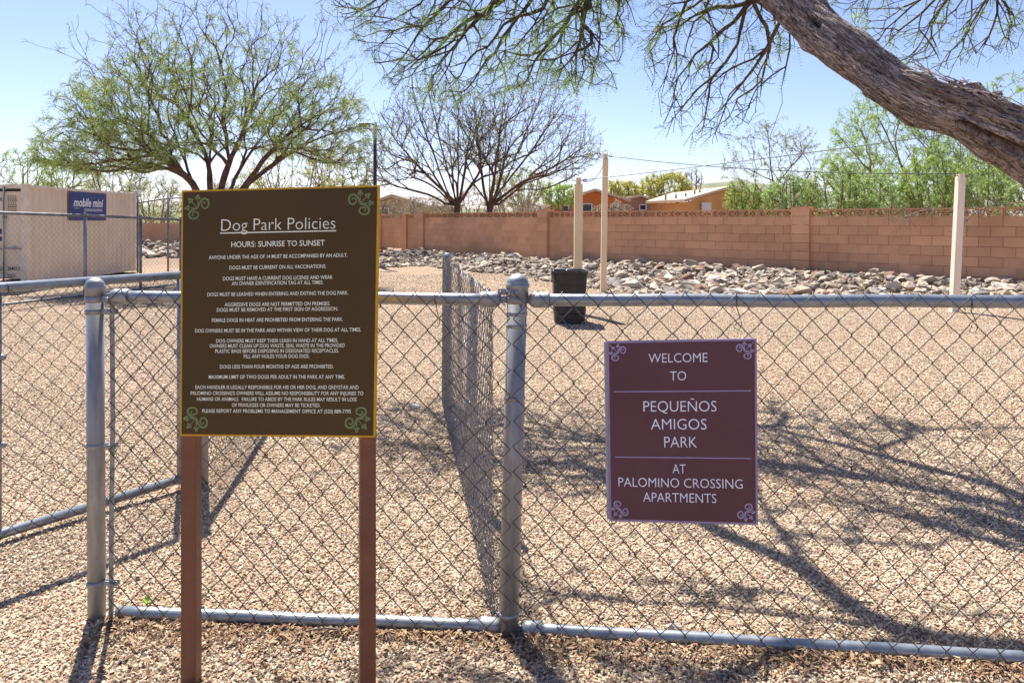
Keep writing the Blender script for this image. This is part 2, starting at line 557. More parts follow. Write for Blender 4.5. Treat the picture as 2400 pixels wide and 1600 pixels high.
def ground_material():
    m = bpy.data.materials.new("gravel_ground")
    t = nt(m)
    b = t.nodes["Principled BSDF"]
    b.inputs["Roughness"].default_value = 0.95
    b.inputs["Specular IOR Level"].default_value = 0.12
    tc = t.nodes.new("ShaderNodeTexCoord")
    mp = t.nodes.new("ShaderNodeMapping")
    mp.inputs["Scale"].default_value = (1.0, 1.25, 1.0)
    t.links.new(tc.outputs["Object"], mp.inputs[0])
    nd = t.nodes.new("ShaderNodeTexNoise")
    nd.inputs["Scale"].default_value = 30
    t.links.new(mp.outputs[0], nd.inputs["Vector"])
    va = t.nodes.new("ShaderNodeVectorMath")
    va.operation = 'MULTIPLY_ADD'
    va.inputs[1].default_value = (.02, .02, .02)
    t.links.new(nd.outputs["Color"], va.inputs[0])
    t.links.new(mp.outputs[0], va.inputs[2])
    vo = t.nodes.new("ShaderNodeTexVoronoi")
    vo.inputs["Scale"].default_value = 58
    t.links.new(va.outputs[0], vo.inputs["Vector"])
    sp = t.nodes.new("ShaderNodeSeparateColor")
    t.links.new(vo.outputs["Color"], sp.inputs[0])
    rp = t.nodes.new("ShaderNodeValToRGB")
    cols = [(0.11, 0.075, 0.052), (0.28, 0.20, 0.14), (0.42, 0.315, 0.22), (0.20, 0.145, 0.10), (0.48, 0.375, 0.27)]
    e = rp.color_ramp.elements
    while len(e) < len(cols):
        e.new(.5)
    for i, c in enumerate(cols):
        e[i].position = i / 4
        e[i].color = (*c, 1)
    t.links.new(sp.outputs[0], rp.inputs[0])
    # dirt patches
    n1 = t.nodes.new("ShaderNodeTexNoise")
    n1.inputs["Scale"].default_value = 0.9
    n1.inputs["Detail"].default_value = 6
    t.links.new(tc.outputs["Object"], n1.inputs["Vector"])
    r1 = t.nodes.new("ShaderNodeValToRGB")
    r1.color_ramp.elements[0].position = .40
    r1.color_ramp.elements[1].position = .72
    r1.color_ramp.elements[0].color = (0, 0, 0, 1)
    r1.color_ramp.elements[1].color = (1, 1, 1, 1)
    t.links.new(n1.outputs["Fac"], r1.inputs[0])
    mx = t.nodes.new("ShaderNodeMix")
    mx.data_type = 'RGBA'
    ml = t.nodes.new("ShaderNodeMath"); ml.operation = 'MULTIPLY'; ml.inputs[1].default_value = .5
    t.links.new(r1.outputs[0], ml.inputs[0])
    t.links.new(ml.outputs[0], mx.inputs[0])
    t.links.new(rp.outputs[0], mx.inputs[6])
    mx.inputs[7].default_value = (0.36, 0.235, 0.15, 1)
    t.links.new(mx.outputs[2], b.inputs["Base Color"])
    bp = t.nodes.new("ShaderNodeBump")
    bp.inputs["Distance"].default_value = 0.012
    bp.inputs["Strength"].default_value = 1.0
    bp.invert = True
    t.links.new(vo.outputs["Distance"], bp.inputs["Height"])
    n3 = t.nodes.new("ShaderNodeTexNoise")
    n3.inputs["Scale"].default_value = 9
    n3.inputs["Detail"].default_value = 6
    t.links.new(tc.outputs["Object"], n3.inputs["Vector"])
    b2 = t.nodes.new("ShaderNodeBump")
    b2.inputs["Distance"].default_value = 0.05
    t.links.new(n3.outputs["Fac"], b2.inputs["Height"])
    t.links.new(b2.outputs[0], bp.inputs["Normal"])
    t.links.new(bp.outputs[0], b.inputs["Normal"])
    return m


ground = fast_mesh("ground", gv, gf, ground_material(), smooth=True)
tag(ground, kind='structure')


# far hill
def hill(name, pts, dist, depth, m):
    mb = MB()
    top = [P(px, py, dist) for px, py in pts]
    n = len(top)
    v = []
    for p in top:
        v.append((p.x, p.y - depth * .4, 0))
    for p in top:
        v.append((p.x * .99, p.y - depth * .15, max(0, p.z * .6)))
    for p in top:
        v.append(tuple(p))
    for p in top:
        v.append((p.x * 1.05, p.y + depth, 0))
    f = []
    for r_ in range(3):
        for i in range(n - 1):
            f.append((r_ * n + i, r_ * n + i + 1, (r_ + 1) * n + i + 1, (r_ + 1) * n + i))
    mb.add(v, f, True)
    return tag(mb.build(name, m), kind='structure')


M['hill'] = mat('scrub_hill', (0.13, 0.15, 0.085), rough=1, col2=(0.23, 0.22, 0.15), scale=.05, bump=2.0, bscale=.08, detail=8)
hill("hill", [(1480, 470), (1560, 452), (1605, 441), (1655, 430), (1713, 425), (1760, 428), (1800, 432), (1870, 440), (1990, 452), (2200, 468)], 520, 160, M['hill'])
hill("hill", [(-200, 480), (0, 470), (150, 474), (330, 482), (500, 476), (760, 484), (900, 480), (1100, 490), (1320, 492), (1500, 497)], 900, 250, M['hill'])

# ------------------------------------------------------------------ gravel chips (uncountable stuff, instanced)
chip_col = bpy.data.collections.new("gravel_chip_shapes")
for i in range(7):
    bm = bmesh.new()
    r_ = random.Random(i)
    for k in range(11):
        a, zz = r_.uniform(0, 6.28), r_.uniform(-1, 1)
        q = math.sqrt(1 - zz * zz)
        bm.verts.new((math.cos(a) * q * r_.uniform(.8, 1.1), math.sin(a) * q * r_.uniform(.5, .75), zz * r_.uniform(.3, .55)))
    res = bmesh.ops.convex_hull(bm, input=bm.verts)
    bmesh.ops.delete(bm, geom=[g for g in res['geom_interior'] if isinstance(g, bmesh.types.BMVert)], context='VERTS')
    me = bpy.data.meshes.new("gravel_chip")
    bm.to_mesh(me)
    bm.free()
    me.materials.append(M['gravel'])
    chip_col.objects.link(bpy.data.objects.new("gravel_chip", me))


def scatter(name, pts, col, smin, smax, tilt, kind_label=None):
    me = bpy.data.meshes.new(name)
    me.vertices.add(len(pts))
    me.vertices.foreach_set("co", np.asarray(pts, np.float32).ravel())
    o = bpy.data.objects.new(name, me)
    C.objects.link(o)
    ng = bpy.data.node_groups.new(name + "_scatter", 'GeometryNodeTree')
    ng.interface.new_socket("Geometry", in_out='INPUT', socket_type='NodeSocketGeometry')
    ng.interface.new_socket("Geometry", in_out='OUTPUT', socket_type='NodeSocketGeometry')
    gi = ng.nodes.new('NodeGroupInput'); go = ng.nodes.new('NodeGroupOutput')
    ip = ng.nodes.new('GeometryNodeInstanceOnPoints')
    ci = ng.nodes.new('GeometryNodeCollectionInfo')
    ci.inputs['Collection'].default_value = col
    ci.inputs['Separate Children'].default_value = True
    ci.inputs['Reset Children'].default_value = True
    rv = ng.nodes.new('FunctionNodeRandomValue'); rv.data_type = 'FLOAT_VECTOR'
    rv.inputs[0].default_value = (-tilt, -tilt, 0)
    rv.inputs[1].default_value = (tilt, tilt, 6.283)
    rs = ng.nodes.new('FunctionNodeRandomValue'); rs.data_type = 'FLOAT'
    rs.inputs[2].default_value = smin
    rs.inputs[3].default_value = smax
    rs.inputs[8].default_value = 3
    ng.links.new(gi.outputs[0], ip.inputs['Points'])
    ng.links.new(ci.outputs[0], ip.inputs['Instance'])
    ip.inputs['Pick Instance'].default_value = True
    ng.links.new(rv.outputs[0], ip.inputs['Rotation'])
    ng.links.new(rs.outputs[1], ip.inputs['Scale'])
    ng.links.new(ip.outputs[0], go.inputs[0])
    md = o.modifiers.new("scatter", 'NODES')
    md.node_group = ng
    return o


def strip_pts(y0, y1, dens, wmul=0.80, lift=0.0):
    A = wmul * (y1 * y1 - y0 * y0)
    n = int(A * dens)
    y = np.sqrt(rng.random(n) * (y1 * y1 - y0 * y0) + y0 * y0)
    x = (rng.random(n) * 2 - 1) * y * wmul
    pn = nz2(x * 1.3 + 4, y * 1.3, .9) + .6 * nz2(x * 3.1, y * 2.7 + 3, 1.1)
    kp = rng.random(n) < np.interp(pn, [-2.2, -.7, .3], [.30, .72, 1.0])
    x, y = x[kp], y[kp]
    z = terrain(x, y) + lift
    return np.stack([x, y, z], -1)


g1 = strip_pts(1.75, 3.6, 13500, lift=.002)
tag(scatter("gravel", g1, chip_col, .0042, .0115, .85), "small tan and grey gravel chips scattered over the dog park ground nearby", "gravel", kind='stuff')
g2 = strip_pts(3.6, 6.0, 6500, lift=.002)
tag(scatter("gravel", g2, chip_col, .0052, .0135, .85), "small tan gravel chips in the middle of the dog park yard", "gravel", kind='stuff')
g3 = strip_pts(6.0, 11.0, 2300, .76, lift=.001)
tag(scatter("gravel", g3, chip_col, .007, .015, .8), "loose tan gravel in the far part of the dog park yard", "gravel", kind='stuff')

g4 = strip_pts(11.0, 19.0, 520, .74)
tag(scatter("gravel", g4, chip_col, .010, .026, .8), "scattered coarse tan gravel on the bare ground before the rock bed", "gravel", kind='stuff')

# ------------------------------------------------------------------ block wall
def perp2(d):
    return np.array([-d[1], d[0]])


def wallpt(a, d, s, off, z):
    n = perp2(d)
    q = a + d * s + n * off
    return (q[0], q[1], z)


def rotz(d):
    return [[d[0], -d[1], 0], [d[1], d[0], 0], [0, 0, 1]]


def unit_box_mesh(name, sx, sy, sz, m, bev=0.0):
    bm = bmesh.new()
    bmesh.ops.create_cube(bm, size=1)
    bmesh.ops.scale(bm, vec=(sx, sy, sz), verts=bm.verts)
    if bev:
        vert = [e for e in bm.edges if abs(e.verts[0].co.y - e.verts[1].co.y) < 1e-6 and e.verts[0].co.y < 0]
        bmesh.ops.bevel(bm, geom=vert, offset=bev, segments=1, affect='EDGES')
    me = bpy.data.meshes.new(name)
    bm.to_mesh(me)
    bm.free()
    me.materials.append(m)
    return me


def breeze_mesh():
    """pierced ornamental block 0.40 x 0.14: frame, diamond and four curved spokes"""
    mb = MB()
    W, H, T = .392, .145, .14
    b = .014
    mb.box((0, 0, H / 2 - b / 2), (W, T, b))
    mb.box((0, 0, -H / 2 + b / 2), (W, T, b))
    for sx in (-1, 1):
        mb.box((sx * (W / 2 - .012), 0, 0), (.024, T, H - 2 * b - .002))
    R_ = .042
    for a0 in range(4):
        p, q = [(R_ * 1.15, 0), (0, R_), (-R_ * 1.15, 0), (0, -R_)][a0], [(0, R_), (-R_ * 1.15, 0), (0, -R_), (R_ * 1.15, 0)][a0]
        cx, cz = (p[0] + q[0]) / 2, (p[1] + q[1]) / 2
        L = math.hypot(p[0] - q[0], p[1] - q[1])
        an = math.atan2(q[1] - p[1], q[0] - p[0])
        c, s_ = math.cos(an), math.sin(an)
        mb.box((cx, 0, cz), (L + .01, T - .012, .014), [[c, 0, -s_], [0, 1, 0], [s_, 0, c]])
    for sx in (-1, 1):
        for sz in (-1, 1):
            pts = [(sx * .030, sz * .026), (sx * .075, sz * .020), (sx * .125, sz * .032), (sx * .180, sz * .062)]
            for p, q in zip(pts[:-1], pts[1:]):
                cx, cz = (p[0] + q[0]) / 2, (p[1] + q[1]) / 2
                L = math.hypot(p[0] - q[0], p[1] - q[1])
                an = math.atan2(q[1] - p[1], q[0] - p[0])
                c, s_ = math.cos(an), math.sin(an)
                mb.box((cx, 0, cz), (L + .006, T - .018, .013), [[c, 0, -s_], [0, 1, 0], [s_, 0, c]])
    o = mb.build("breeze_tmp", M['block'])
    me = o.data
    bpy.data.objects.remove(o)
    return me


BREEZE = breeze_mesh()
BLK = unit_box_mesh("block", .394, .15, .194, M['block'], .004)
BLKT = unit_box_mesh("block", .3985, .15, .1985, M['block'], .0)
HALF = unit_box_mesh("block", .194, .15, .194, M['block'], .004)
PIL = unit_box_mesh("pilaster_block", .40, .30, .194, M['block'], .005)
PILF = unit_box_mesh("pilaster_block", .40, .30, .1993, M['block'], .0)


def place(name, me, loc, d, parent):
    o = bpy.data.objects.new(name, me)
    o.parent = parent
    o.location = Vector(loc) - wloc(parent)
    o.rotation_euler = (0, 0, math.atan2(d[1], d[0]))
    C.objects.link(o)
    return o


wall = thing("block_wall", (0.99, 21.95, 0.13), "long pinkish tan block wall with pierced top course behind the rock bed", "wall")
wr = random.Random(3)
nblk = 0
core = MB()
rest = MB()
cop = MB()
for bi in range(len(WALL) - 1, 0, -1):
    a, b = WALL[bi - 1], WALL[bi]
    L = np.linalg.norm(b - a)
    d = (b - a) / L
    s0, s1 = .20, L - .20
    ztop = 1.45
    core.box(tuple(np.append(a + d * L / 2, .70)), (L - .39, .134, 1.48), rotz(d))
    nvis = int((s1 - s0) / .4)
    pitch = (s1 - s0) / nvis
    for row in range(7):
        zc = .15 + row * .2 + .1 - .1
        zc = ztop - .1 - row * .2
        off = (row % 2) * .5 * pitch
        k = -1
        while True:
            k += 1
            u0 = s0 + k * pitch - off
            u1 = u0 + pitch
            u0 = max(u0, s0)
            u1 = min(u1, s1)
            if u0 >= s1 - .01:
                break
            uc = (u0 + u1) / 2
            ln = u1 - u0
            # joints are open on the right bays, almost flush towards the left
            world_x = (a + d * uc)[0]
            sharp = float(np.clip((world_x - 1.2) / 3.5, 0, 1)) if wr.random() < .85 else .2
            prou = wr.uniform(-.0015, .0025) * (.3 + sharp)
            if world_x > 10.6 or world_x < -4 or nblk >= 298 and True:
                rest.box(wallpt(a, d, uc, 0, zc), (ln - .004, .15 + 2 * prou, .197), rotz(d))
                continue
            me = BLK if sharp > .45 else BLKT
            o = place("block", me, wallpt(a, d, uc, -prou, zc), d, wall)
            o.scale = (ln / .4, 1 + prou * 8, 1)
            nblk += 1
    nb = int(round((s1 - s0) / .4))
    pb = (s1 - s0) / nb
    for k in range(nb):
        uc = s0 + (k + .5) * pb
        o = place("breeze_block", BREEZE, wallpt(a, d, uc, 0, 1.5255), d, wall)
        o.scale = (pb / .4 * .998, 1, 1)
    cop.box(tuple(np.append(a + d * L / 2, 1.6095)), (L - .41, .16, .020), rotz(d))
for i, w in enumerate(WALL):
    d = (WALL[min(i + 1, len(WALL) - 1)] - WALL[max(i - 1, 0)])
    d = d / np.linalg.norm(d)
    for row in range(8):
        place("pilaster_block", PIL if i >= 2 else PILF, (w[0], w[1], 1.562 - row * .2), d, wall)
    cop.box((w[0], w[1], 1.67), (.406, .306, .016), rotz(d))
core.build("mortar_core", M['mortar'], wall)
cop.build("coping", M['block'], wall)
ro = rest.build("block", M['block'], wall)
ro['kind'] = 'stuff'

# the run of the same wall towards the left, seen between container and sign
wall2 = thing("block_wall", (-14, 34, 0), "short stretch of brownish block wall seen behind the tall fence beside the container", "wall")
for a, b in ((np.array((-21.0, 34.0)), np.array((-7.2, 33.7))), (np.array((-7.2, 33.7)), np.array((-3.3, 27.6)))):
    L = np.linalg.norm(b - a); d = (b - a) / L
    mb = MB()
    n = int(L / .4)
    for row in range(5 if a[0] < -10 else 6):
        for k in range(n):
            uc = (k + .5) * L / n + (row % 2) * .2 - .1
            mb.box(wallpt(a, d, uc, 0, (1.14 if a[0] < -10 else 1.35) - row * .2), (L / n - .004, .15 + wr.uniform(0, .004), .197), rotz(d))
    o = mb.build("block", M['block'], wall2)
    o['kind'] = 'stuff'
    cp = MB()
    top = 1.255 if a[0] < -10 else 1.465
    for k in range(n // 2):
        uc = (k + .5) * L / n * 2
        cp.box(wallpt(a, d, uc, 0, top + .045), (.06, .13, .09), rotz(d))
    cp.box(tuple(np.append(a + d * L / 2, top + .10)), (L, .16, .02), rotz(d))
    cp.build("coping", M['block'], wall2)
    for s_ in (L * .12, L * .45, L * .8):
        pm = MB()
        pm.box(wallpt(a, d, s_, 0, .65), (.4, .3, 1.5 if a[0] < -10 else 1.9), rotz(d))
        pm.build("pilaster", M['block'], wall2)


# ------------------------------------------------------------------ rocks
def hull_mesh(name, seed, m, n=14, flat=.5, lng=1.35):
    bm = bmesh.new()
    r_ = random.Random(seed)
    for k in range(n):
        a, zz = r_.uniform(0, 6.28), r_.uniform(-1, 1)
        q = math.sqrt(1 - zz * zz)
        s_ = r_.uniform(.78, 1.08)
        bm.verts.new((math.cos(a) * q * s_ * lng / 2, math.sin(a) * q * s_ / 2, zz * s_ * flat / 2))
    res = bmesh.ops.convex_hull(bm, input=bm.verts)
    bmesh.ops.delete(bm, geom=[g for g in res['geom_interior'] if isinstance(g, bmesh.types.BMVert)], context='VERTS')
    bmesh.ops.recalc_face_normals(bm, faces=bm.faces)
    me = bpy.data.meshes.new(name)
    bm.to_mesh(me)
    bm.free()
    me.materials.append(m)
    return me


front_px = [(870, 627), (940, 624), (1000, 622), (1100, 632), (1180, 640), (1250, 650), (1330, 660), (1400, 676), (1500, 688), (1600, 694), (1750, 700), (1900, 704), (2100, 706), (2300, 707), (2550, 709)]
fpx = np.array([p[0] for p in front_px], float)
fpy = np.array([p[1] for p in front_px], float)


def rock_front(bearing_px):
    y = np.interp(bearing_px, fpx, fpy)
    return (CH - .03) * F / (y - HY)


rocks = []
tries = 0
rr = random.Random(11)
while len(rocks) < 7200 and tries < 200000:
    tries += 1
    seg = rr.choices(range(len(WALL) - 1), [1.2, 1.3, 1.2, .6])[0]
    a, b = WALL[seg], WALL[seg + 1]
    L = np.linalg.norm(b - a); d = (b - a) / L
    s_ = rr.uniform(-1.0, L + .2)
    off = rr.uniform(.25, 6.2)
    q = a + d * s_ - perp2(d) * off
    px = 1200 + q[0] / q[1] * F
    if px < 860 or px > 2560 or q[1] < 8:
        continue
    rf = rock_front(px)
    if q[1] < rf + rr.gauss(0, .25):
        continue
    dd, _ = wall_dist(np.array([q[0]]), np.array([q[1]]))
    dd = float(dd[0])
    if dd < .26:
        continue
    size = min(.36, max(.07, rr.lognormvariate(math.log(.135), .38)))
    edge = min(1, max(0, (q[1] - rf) / 1.6))
    z = tz(q[0], q[1]) + size * .10 + rr.uniform(-.01, .12) * edge
    if seg == 2 and 5.0 > q[0] > 2.2:
        z += .07 * edge * (1 if dd < 2 else .5)
    rocks.append((q[0], q[1], z, size, px))
# left patch behind the tall fence
for k in range(420):
    x = rr.uniform(-18.5, -12.0); y = rr.uniform(29.0, 33.2)
    rocks.append((x, y, tz(x, y) + .06 + rr.uniform(0, .22) * (y - 29) / 4, min(.6, max(.15, rr.lognormvariate(math.log(.30), .4))), 1200 + x / y * F))
order = sorted(range(len(rocks)), key=lambda i: -rocks[i][3] / rocks[i][1])
kinds = [('rock_tan', "tan", 7),
         ('rock_pale', "pale cream rock lying in the loose rock bed below the block wall", 4),
         ('rock_grey', "grey angular rock lying in the loose rock bed below the block wall", 3),
         ('rock_rust', "dark rust brown rock lying in the loose rock bed below the block wall", 2)]
RM = {k[0]: [hull_mesh("rock", 100 * i + j, M[k[0]], 15, rr.uniform(.45, .8), rr.uniform(1.1, 1.5)) for j in range(6)] for i, k in enumerate(kinds)}
for i in order[:297]:
    x, y, z, s_, px = rocks[i]
    kk = rr.choices(kinds, [k[2] for k in kinds])[0]
    o = bpy.data.objects.new("rock", rr.choice(RM[kk[0]]))
    o.location = (x, y, z)
    o.scale = (s_, s_, s_)
    o.rotation_euler = (rr.uniform(-.4, .4), rr.uniform(-.4, .4), rr.uniform(0, 6.28))
    C.objects.link(o)
    col_ = {'rock_tan': 'tan', 'rock_pale': 'pale cream', 'rock_grey': 'dark grey', 'rock_rust': 'rust brown'}[kk[0]]
    dd_, _ = wall_dist(np.array([x]), np.array([y]))
    big_ = ('large', 'middling', 'smaller')[0 if s_ > .27 else (1 if s_ > .21 else 2)]
    row_ = 'at the wall foot' if dd_[0] < 1.0 else ('middle of the bed' if y - rock_front(px) > 1.1 else 'near edge of the bed')
    if px < 500:
        row_, where = ('left side', 'middle', 'right side')[0 if px < 340 else (1 if px < 380 else 2)] + ' of the heap', 'behind the tall fence'
    else:
        where = next(w_ for lim_, w_ in ((1040, 'left of the divider fence post'), (1200, 'between divider post and corner post'), (1290, 'left of the trash can'), (1400, 'behind the trash can'),
                                         (1500, 'just beside the tall cream post'), (1640, 'right of the tall cream post'), (1760, 'some way left of the wall pillar'), (1860, 'just left of the wall pillar'), (1950, 'right under the wall pillar'),
                                         (2060, 'a little right of the wall pillar'), (2215, 'left of the off white post'), (2320, 'right of the off white post'), (9999, 'at the right edge')) if px < lim_)
    tag(o, f"{big_} {col_} rock, {row_}, {where}", "rock", "rocks in the bed along the block wall")
base = []
for j in range(10):
    me = hull_mesh("rock_tmp", 900 + j, M['rock_mix'], 12, rr.uniform(.42, .8), rr.uniform(1.1, 1.5))
    vv = np.array([v.co[:] for v in me.vertices]); ff = [tuple(p.vertices) for p in me.polygons]
    base.append((vv, ff))
    bpy.data.meshes.remove(me)
RV, RF_, n0 = [], [], 0
for i in order[297:]:
    x, y, z, s_, px = rocks[i]
    vv, ff = base[rr.randrange(10)]
    m3 = np.array(Matrix.Rotation(rr.uniform(0, 6.28), 3, 'Z') @ Matrix.Rotation(rr.uniform(-.45, .45), 3, 'X') @ Matrix.Rotation(rr.uniform(-.4, .4), 3, 'Y'))
    RV.append(vv @ m3.T * s_ + np.array((x, y, z)))
    RF_ += [tuple(q + n0 for q in f) for f in ff]
    n0 += len(vv)
o = fast_mesh("rock_bed", np.vstack(RV), np.array(RF_), M['rock_mix'])
tag(o, "bed of loose tan and grey rocks heaped along the foot of the block wall", "rocks", kind='stuff')
# the rounded grey boulder leaning on the wall
bo = bpy.data.objects.new("boulder", hull_mesh("boulder", 77, M['rock_grey'], 26, .72, 1.2))
q = P(1196, 610, 22.3)
bo.location = (q.x, q.y, .20); bo.scale = (.42, .42, .50)
C.objects.link(bo)
tag(bo, "rounded grey boulder leaning against the block wall above the other rocks", "boulder")
# small pale stones lying alone on the gravel
for (px, py, s_, lb) in ((968, 955, .10, "flat pale stone lying alone on the gravel left of the divider fence"),
                         (1580, 1475, .05, "small round stone just behind the bottom rail of the right fence panel"),
                         ):
    g_ = G(px, py)
    o = bpy.data.objects.new("stone", RM['rock_pale'][1])
    o.location = (g_.x, g_.y, .012); o.scale = (s_, s_ * .7, s_ * .7)
    C.objects.link(o)
    tag(o, lb, "stone")


# ------------------------------------------------------------------ chain link
def lerp(a, b, t):
    return a + (b - a) * t


def chainlink(name, p0, p1, z0a, z1a, z0b, z1b, parent, a=.0395, hv=.042, r=.0017, k=4, seg=3, seed=0, wob=.0012, droop=0.0, woven=True, m=None, loops=0.0):
    """diamond mesh between p0 and p1 (xy), bottom/top heights at each end"""
    p0 = np.array(p0, float); p1 = np.array(p1, float)
    L = np.linalg.norm(p1 - p0)
    d = (p1 - p0) / L
    nrm = np.array([-d[1], d[0]])
    nw = int(L / a)
    H = z1a - z0a
    nh = int(round(H / hv))
    rs = np.random.default_rng(seed)
    fr = [0.0, .1, .9] if seg == 3 else ([0.0] if seg == 1 else [0, .5])
    off = [0.0, 1.0, 1.0] if seg == 3 else ([0.0] if seg == 1 else [0, 1])
    T, O = [], []
    for h in range(nh):
        for f_, o_ in zip(fr, off):
            T.append(h + f_); O.append(o_ * (1 if h % 2 else -1))
    T.append(nh); O.append(0)
    T = np.array(T); O = np.array(O)
    npts = len(T)
    tri = np.abs(((T + 1) % 2) - 1)      # 0..1 zigzag
    VV, FF, n0 = [], [], 0
    th = np.linspace(0, 2 * math.pi, k, endpoint=False) + .4
    for w in range(nw):
        ph = w % 2
        zz = tri if ph == 0 else 1 - tri
        o_ = O if ph == 0 else -O
        s_ = (w + zz * 1.06 - .03) * a
        ft = np.clip(s_ / L, 0, 1)
        zb = z0a + (z0b - z0a) * ft
        zt = z1a + (z1b - z1a) * ft
        z = zb + (zt - zb) * T / nh
        # slow sag and uneven weave
        bend = .006 * np.sin(s_ * 2.3 + seed) * np.sin((z - z0a) * 2.6) + droop * np.sin(s_ * 9 + seed) * ((z - zb) / H) ** 2
        y = o_ * r * 1.15 + bend
        s2 = s_ + wob * 2 * np.sin(z * 31 + w * 2.1 + seed) + rs.normal(0, wob * .5, npts)
        z = z + wob * 2 * np.sin(s_ * 23 + z * 7 + seed) + rs.normal(0, wob * .5, npts)
        if loops:
            # the topmost knuckle leans over the rail
            y[-1] += loops
            z[-1] += .004
        pts = np.stack([p0[0] + d[0] * s2 + nrm[0] * y, p0[1] + d[1] * s2 + nrm[1] * y, z], -1)
        t = np.gradient(pts, axis=0)
        t /= np.linalg.norm(t, axis=1)[:, None]
        u = np.cross(t, np.append(nrm, 0)); u /= np.linalg.norm(u, axis=1)[:, None]
        ww = np.cross(t, u)
        v = pts[:, None, :] + r * (np.cos(th)[None, :, None] * u[:, None, :] + np.sin(th)[None, :, None] * ww[:, None, :])
        VV.append(v.reshape(-1, 3))
        i0 = np.arange(npts - 1)[:, None] * k + np.arange(k)[None, :]
        i1 = np.arange(npts - 1)[:, None] * k + (np.arange(k)[None, :] + 1) % k
        FF.append(np.stack([i0, i1, i1 + k, i0 + k], -1).reshape(-1, 4) + n0)
        n0 += npts * k
    return fast_mesh(name, np.vstack(VV), np.vstack(FF), m or M['wire'], parent, smooth=True, kind='stuff')


def dome_cap(base, r, parent):
    mb = MB()
    R2 = r * 1.10
    prof = [(R2, -.045), (R2, -.012), (R2 * 1.09, -.009), (R2 * 1.09, -.001), (R2, .002)]
    for a in range(1, 9):
        t = a / 8 * math.pi / 2
        prof.append((max(R2 * math.cos(t), .0008), .002 + R2 * .88 * math.sin(t)))
    mb.lathe(base, prof, 28)
    return mb.build("post_cap", M['cast'], parent)


def band(c, r, d, parent, h=.022, ext=.03, name="brace_band"):
    """flat band round a post with the bolted lugs pointing along d"""
    mb = MB()
    mb.lathe((c[0], c[1], c[2] - h / 2), [(r + .0005, 0), (r + .0035, 0.0005), (r + .0035, h - .0005), (r + .0005, h)], 28)
    d = np.array(d, float) / np.linalg.norm(d)
    n = perp2(d)
    for s_ in (-1, 1):
        q = np.array(c[:2]) + d * (r + ext / 2) + n * s_ * .007
        mb.box((q[0], q[1], c[2]), (ext, .003, h), rotz(d))
    o = mb.build(name, M['cast'], parent)
    b2 = MB()
    q = np.array(c[:2]) + d * (r + ext * .66)
    b2.tube([(q[0] - n[0] * .016, q[1] - n[1] * .016, c[2]), (q[0] + n[0] * .018, q[1] + n[1] * .018, c[2])], .0045, 8)
    b2.lathe((q[0] - n[0] * .018, q[1] - n[1] * .018, c[2]), [(.009, -.003), (.009, .003)], 8, axis=(n[0], n[1], 0))
    b2.build("bolt", M['cast'], o)
    return o


def pipe(name, pts, r, parent, m=None, k=20):
    mb = MB()
    mb.tube(pts, r, k)
    return mb.build(name, m or M['galv'], parent)


def tie(c, d, r, parent, tail=True, seed=0):
    """wire tie round a rail running along d, hooked to the mesh below"""
    rs = random.Random(seed)
    d = np.array([d[0], d[1], 0.0]); d /= np.linalg.norm(d)
    n = np.array([-d[1], d[0], 0])
    pts = []
    for i in range(15):
        a = -math.pi * .5 + i / 14 * 2 * math.pi * .96
        pts.append(np.array(c) + d * (i / 14 * .012 - .006) + (r + .002) * (n * math.cos(a) + np.array([0, 0, 1]) * math.sin(a)))
    if tail:
        q = np.array(c) - n * (r * .9)
        pts += [q + np.array([0, 0, -r - .025]) + d * .012, q + np.array([0, 0, -r - .055]) + d * .020, q + np.array([0, 0, -r - .072]) + d * .012,
                q + np.array([0, 0, -r - .066]) - d * .006, q + np.array([0, 0, -r - .05]) + d * .004]
    mb = MB()
    mb.tube(pts, .0017, 5)
    return mb.build("wire_tie", M['wire'], parent)


RR = .0205        # rail radius
front = thing("chain_link_fence", (-.01, 2.478, 0), "galvanised chain link fence in front, two panels meeting at a dome capped corner post", "fence")
# posts
LP0, LP1 = Vector((-1.440, 2.565, -.05)), Vector((-1.447, 2.565, 1.150))
CP0, CP1 = Vector((-.0135, 2.475, -.05)), Vector((.0185, 2.475, 1.165))
RP0, RP1 = Vector((1.655, 2.285, -.05)), Vector((1.69, 2.285, 1.165))
pipe("post", [LP0, LP1], .0285, front, M['post'], 28)
pipe("post", [CP0, CP1], .0335, front, M['post'], 28)
pipe("post", [RP0, RP1], .0300, front, M['post'], 28)
dome_cap(LP1, .0285, front)
dome_cap(CP1, .0335, front)
dome_cap(RP1, .0300, front)
# corner post sleeve and weld rings
for z in (.78, 1.02, 1.06, .06):
    mb = MB()
    q = CP0.lerp(CP1, (z + .05) / 1.215)
    mb.lathe((q.x, q.y, z), [(.0345, 0), (.0365, .003), (.0365, .009), (.0345, .012)], 28)
    mb.build("weld_ring", M['cast'], front)
# rails
TL0, TL1 = Vector((-1.375, 2.563, 1.114)), Vector((-.055, 2.478, 1.113))
TR0, TR1 = Vector((.075, 2.468, 1.113)), Vector((1.66, 2.288, 1.127))
BL0, BL1 = Vector((-1.37, 2.57, .018)), Vector((-.055, 2.482, .018))
BR0, BR1 = Vector((.05, 2.475, .012)), Vector((1.66, 2.290, .020))


def wavy(a, b, n, amp, seed):
    rs = np.random.default_rng(seed)
    out = []
    for i in range(n + 1):
        p = a.lerp(b, i / n)
        e = math.sin(math.pi * i / n)
        out.append(Vector((p.x, p.y, p.z + amp * e * math.sin(i * 1.1 + seed))))
    return out


for a_, b_, nm in ((TL0, TL1, "top_rail"), (TR0, TR1, "top_rail"), (BL0, BL1, "bottom_rail"), (BR0, BR1, "bottom_rail")):
    rail = pipe(nm, wavy(a_, b_, 14, .002, 3), RR, front)
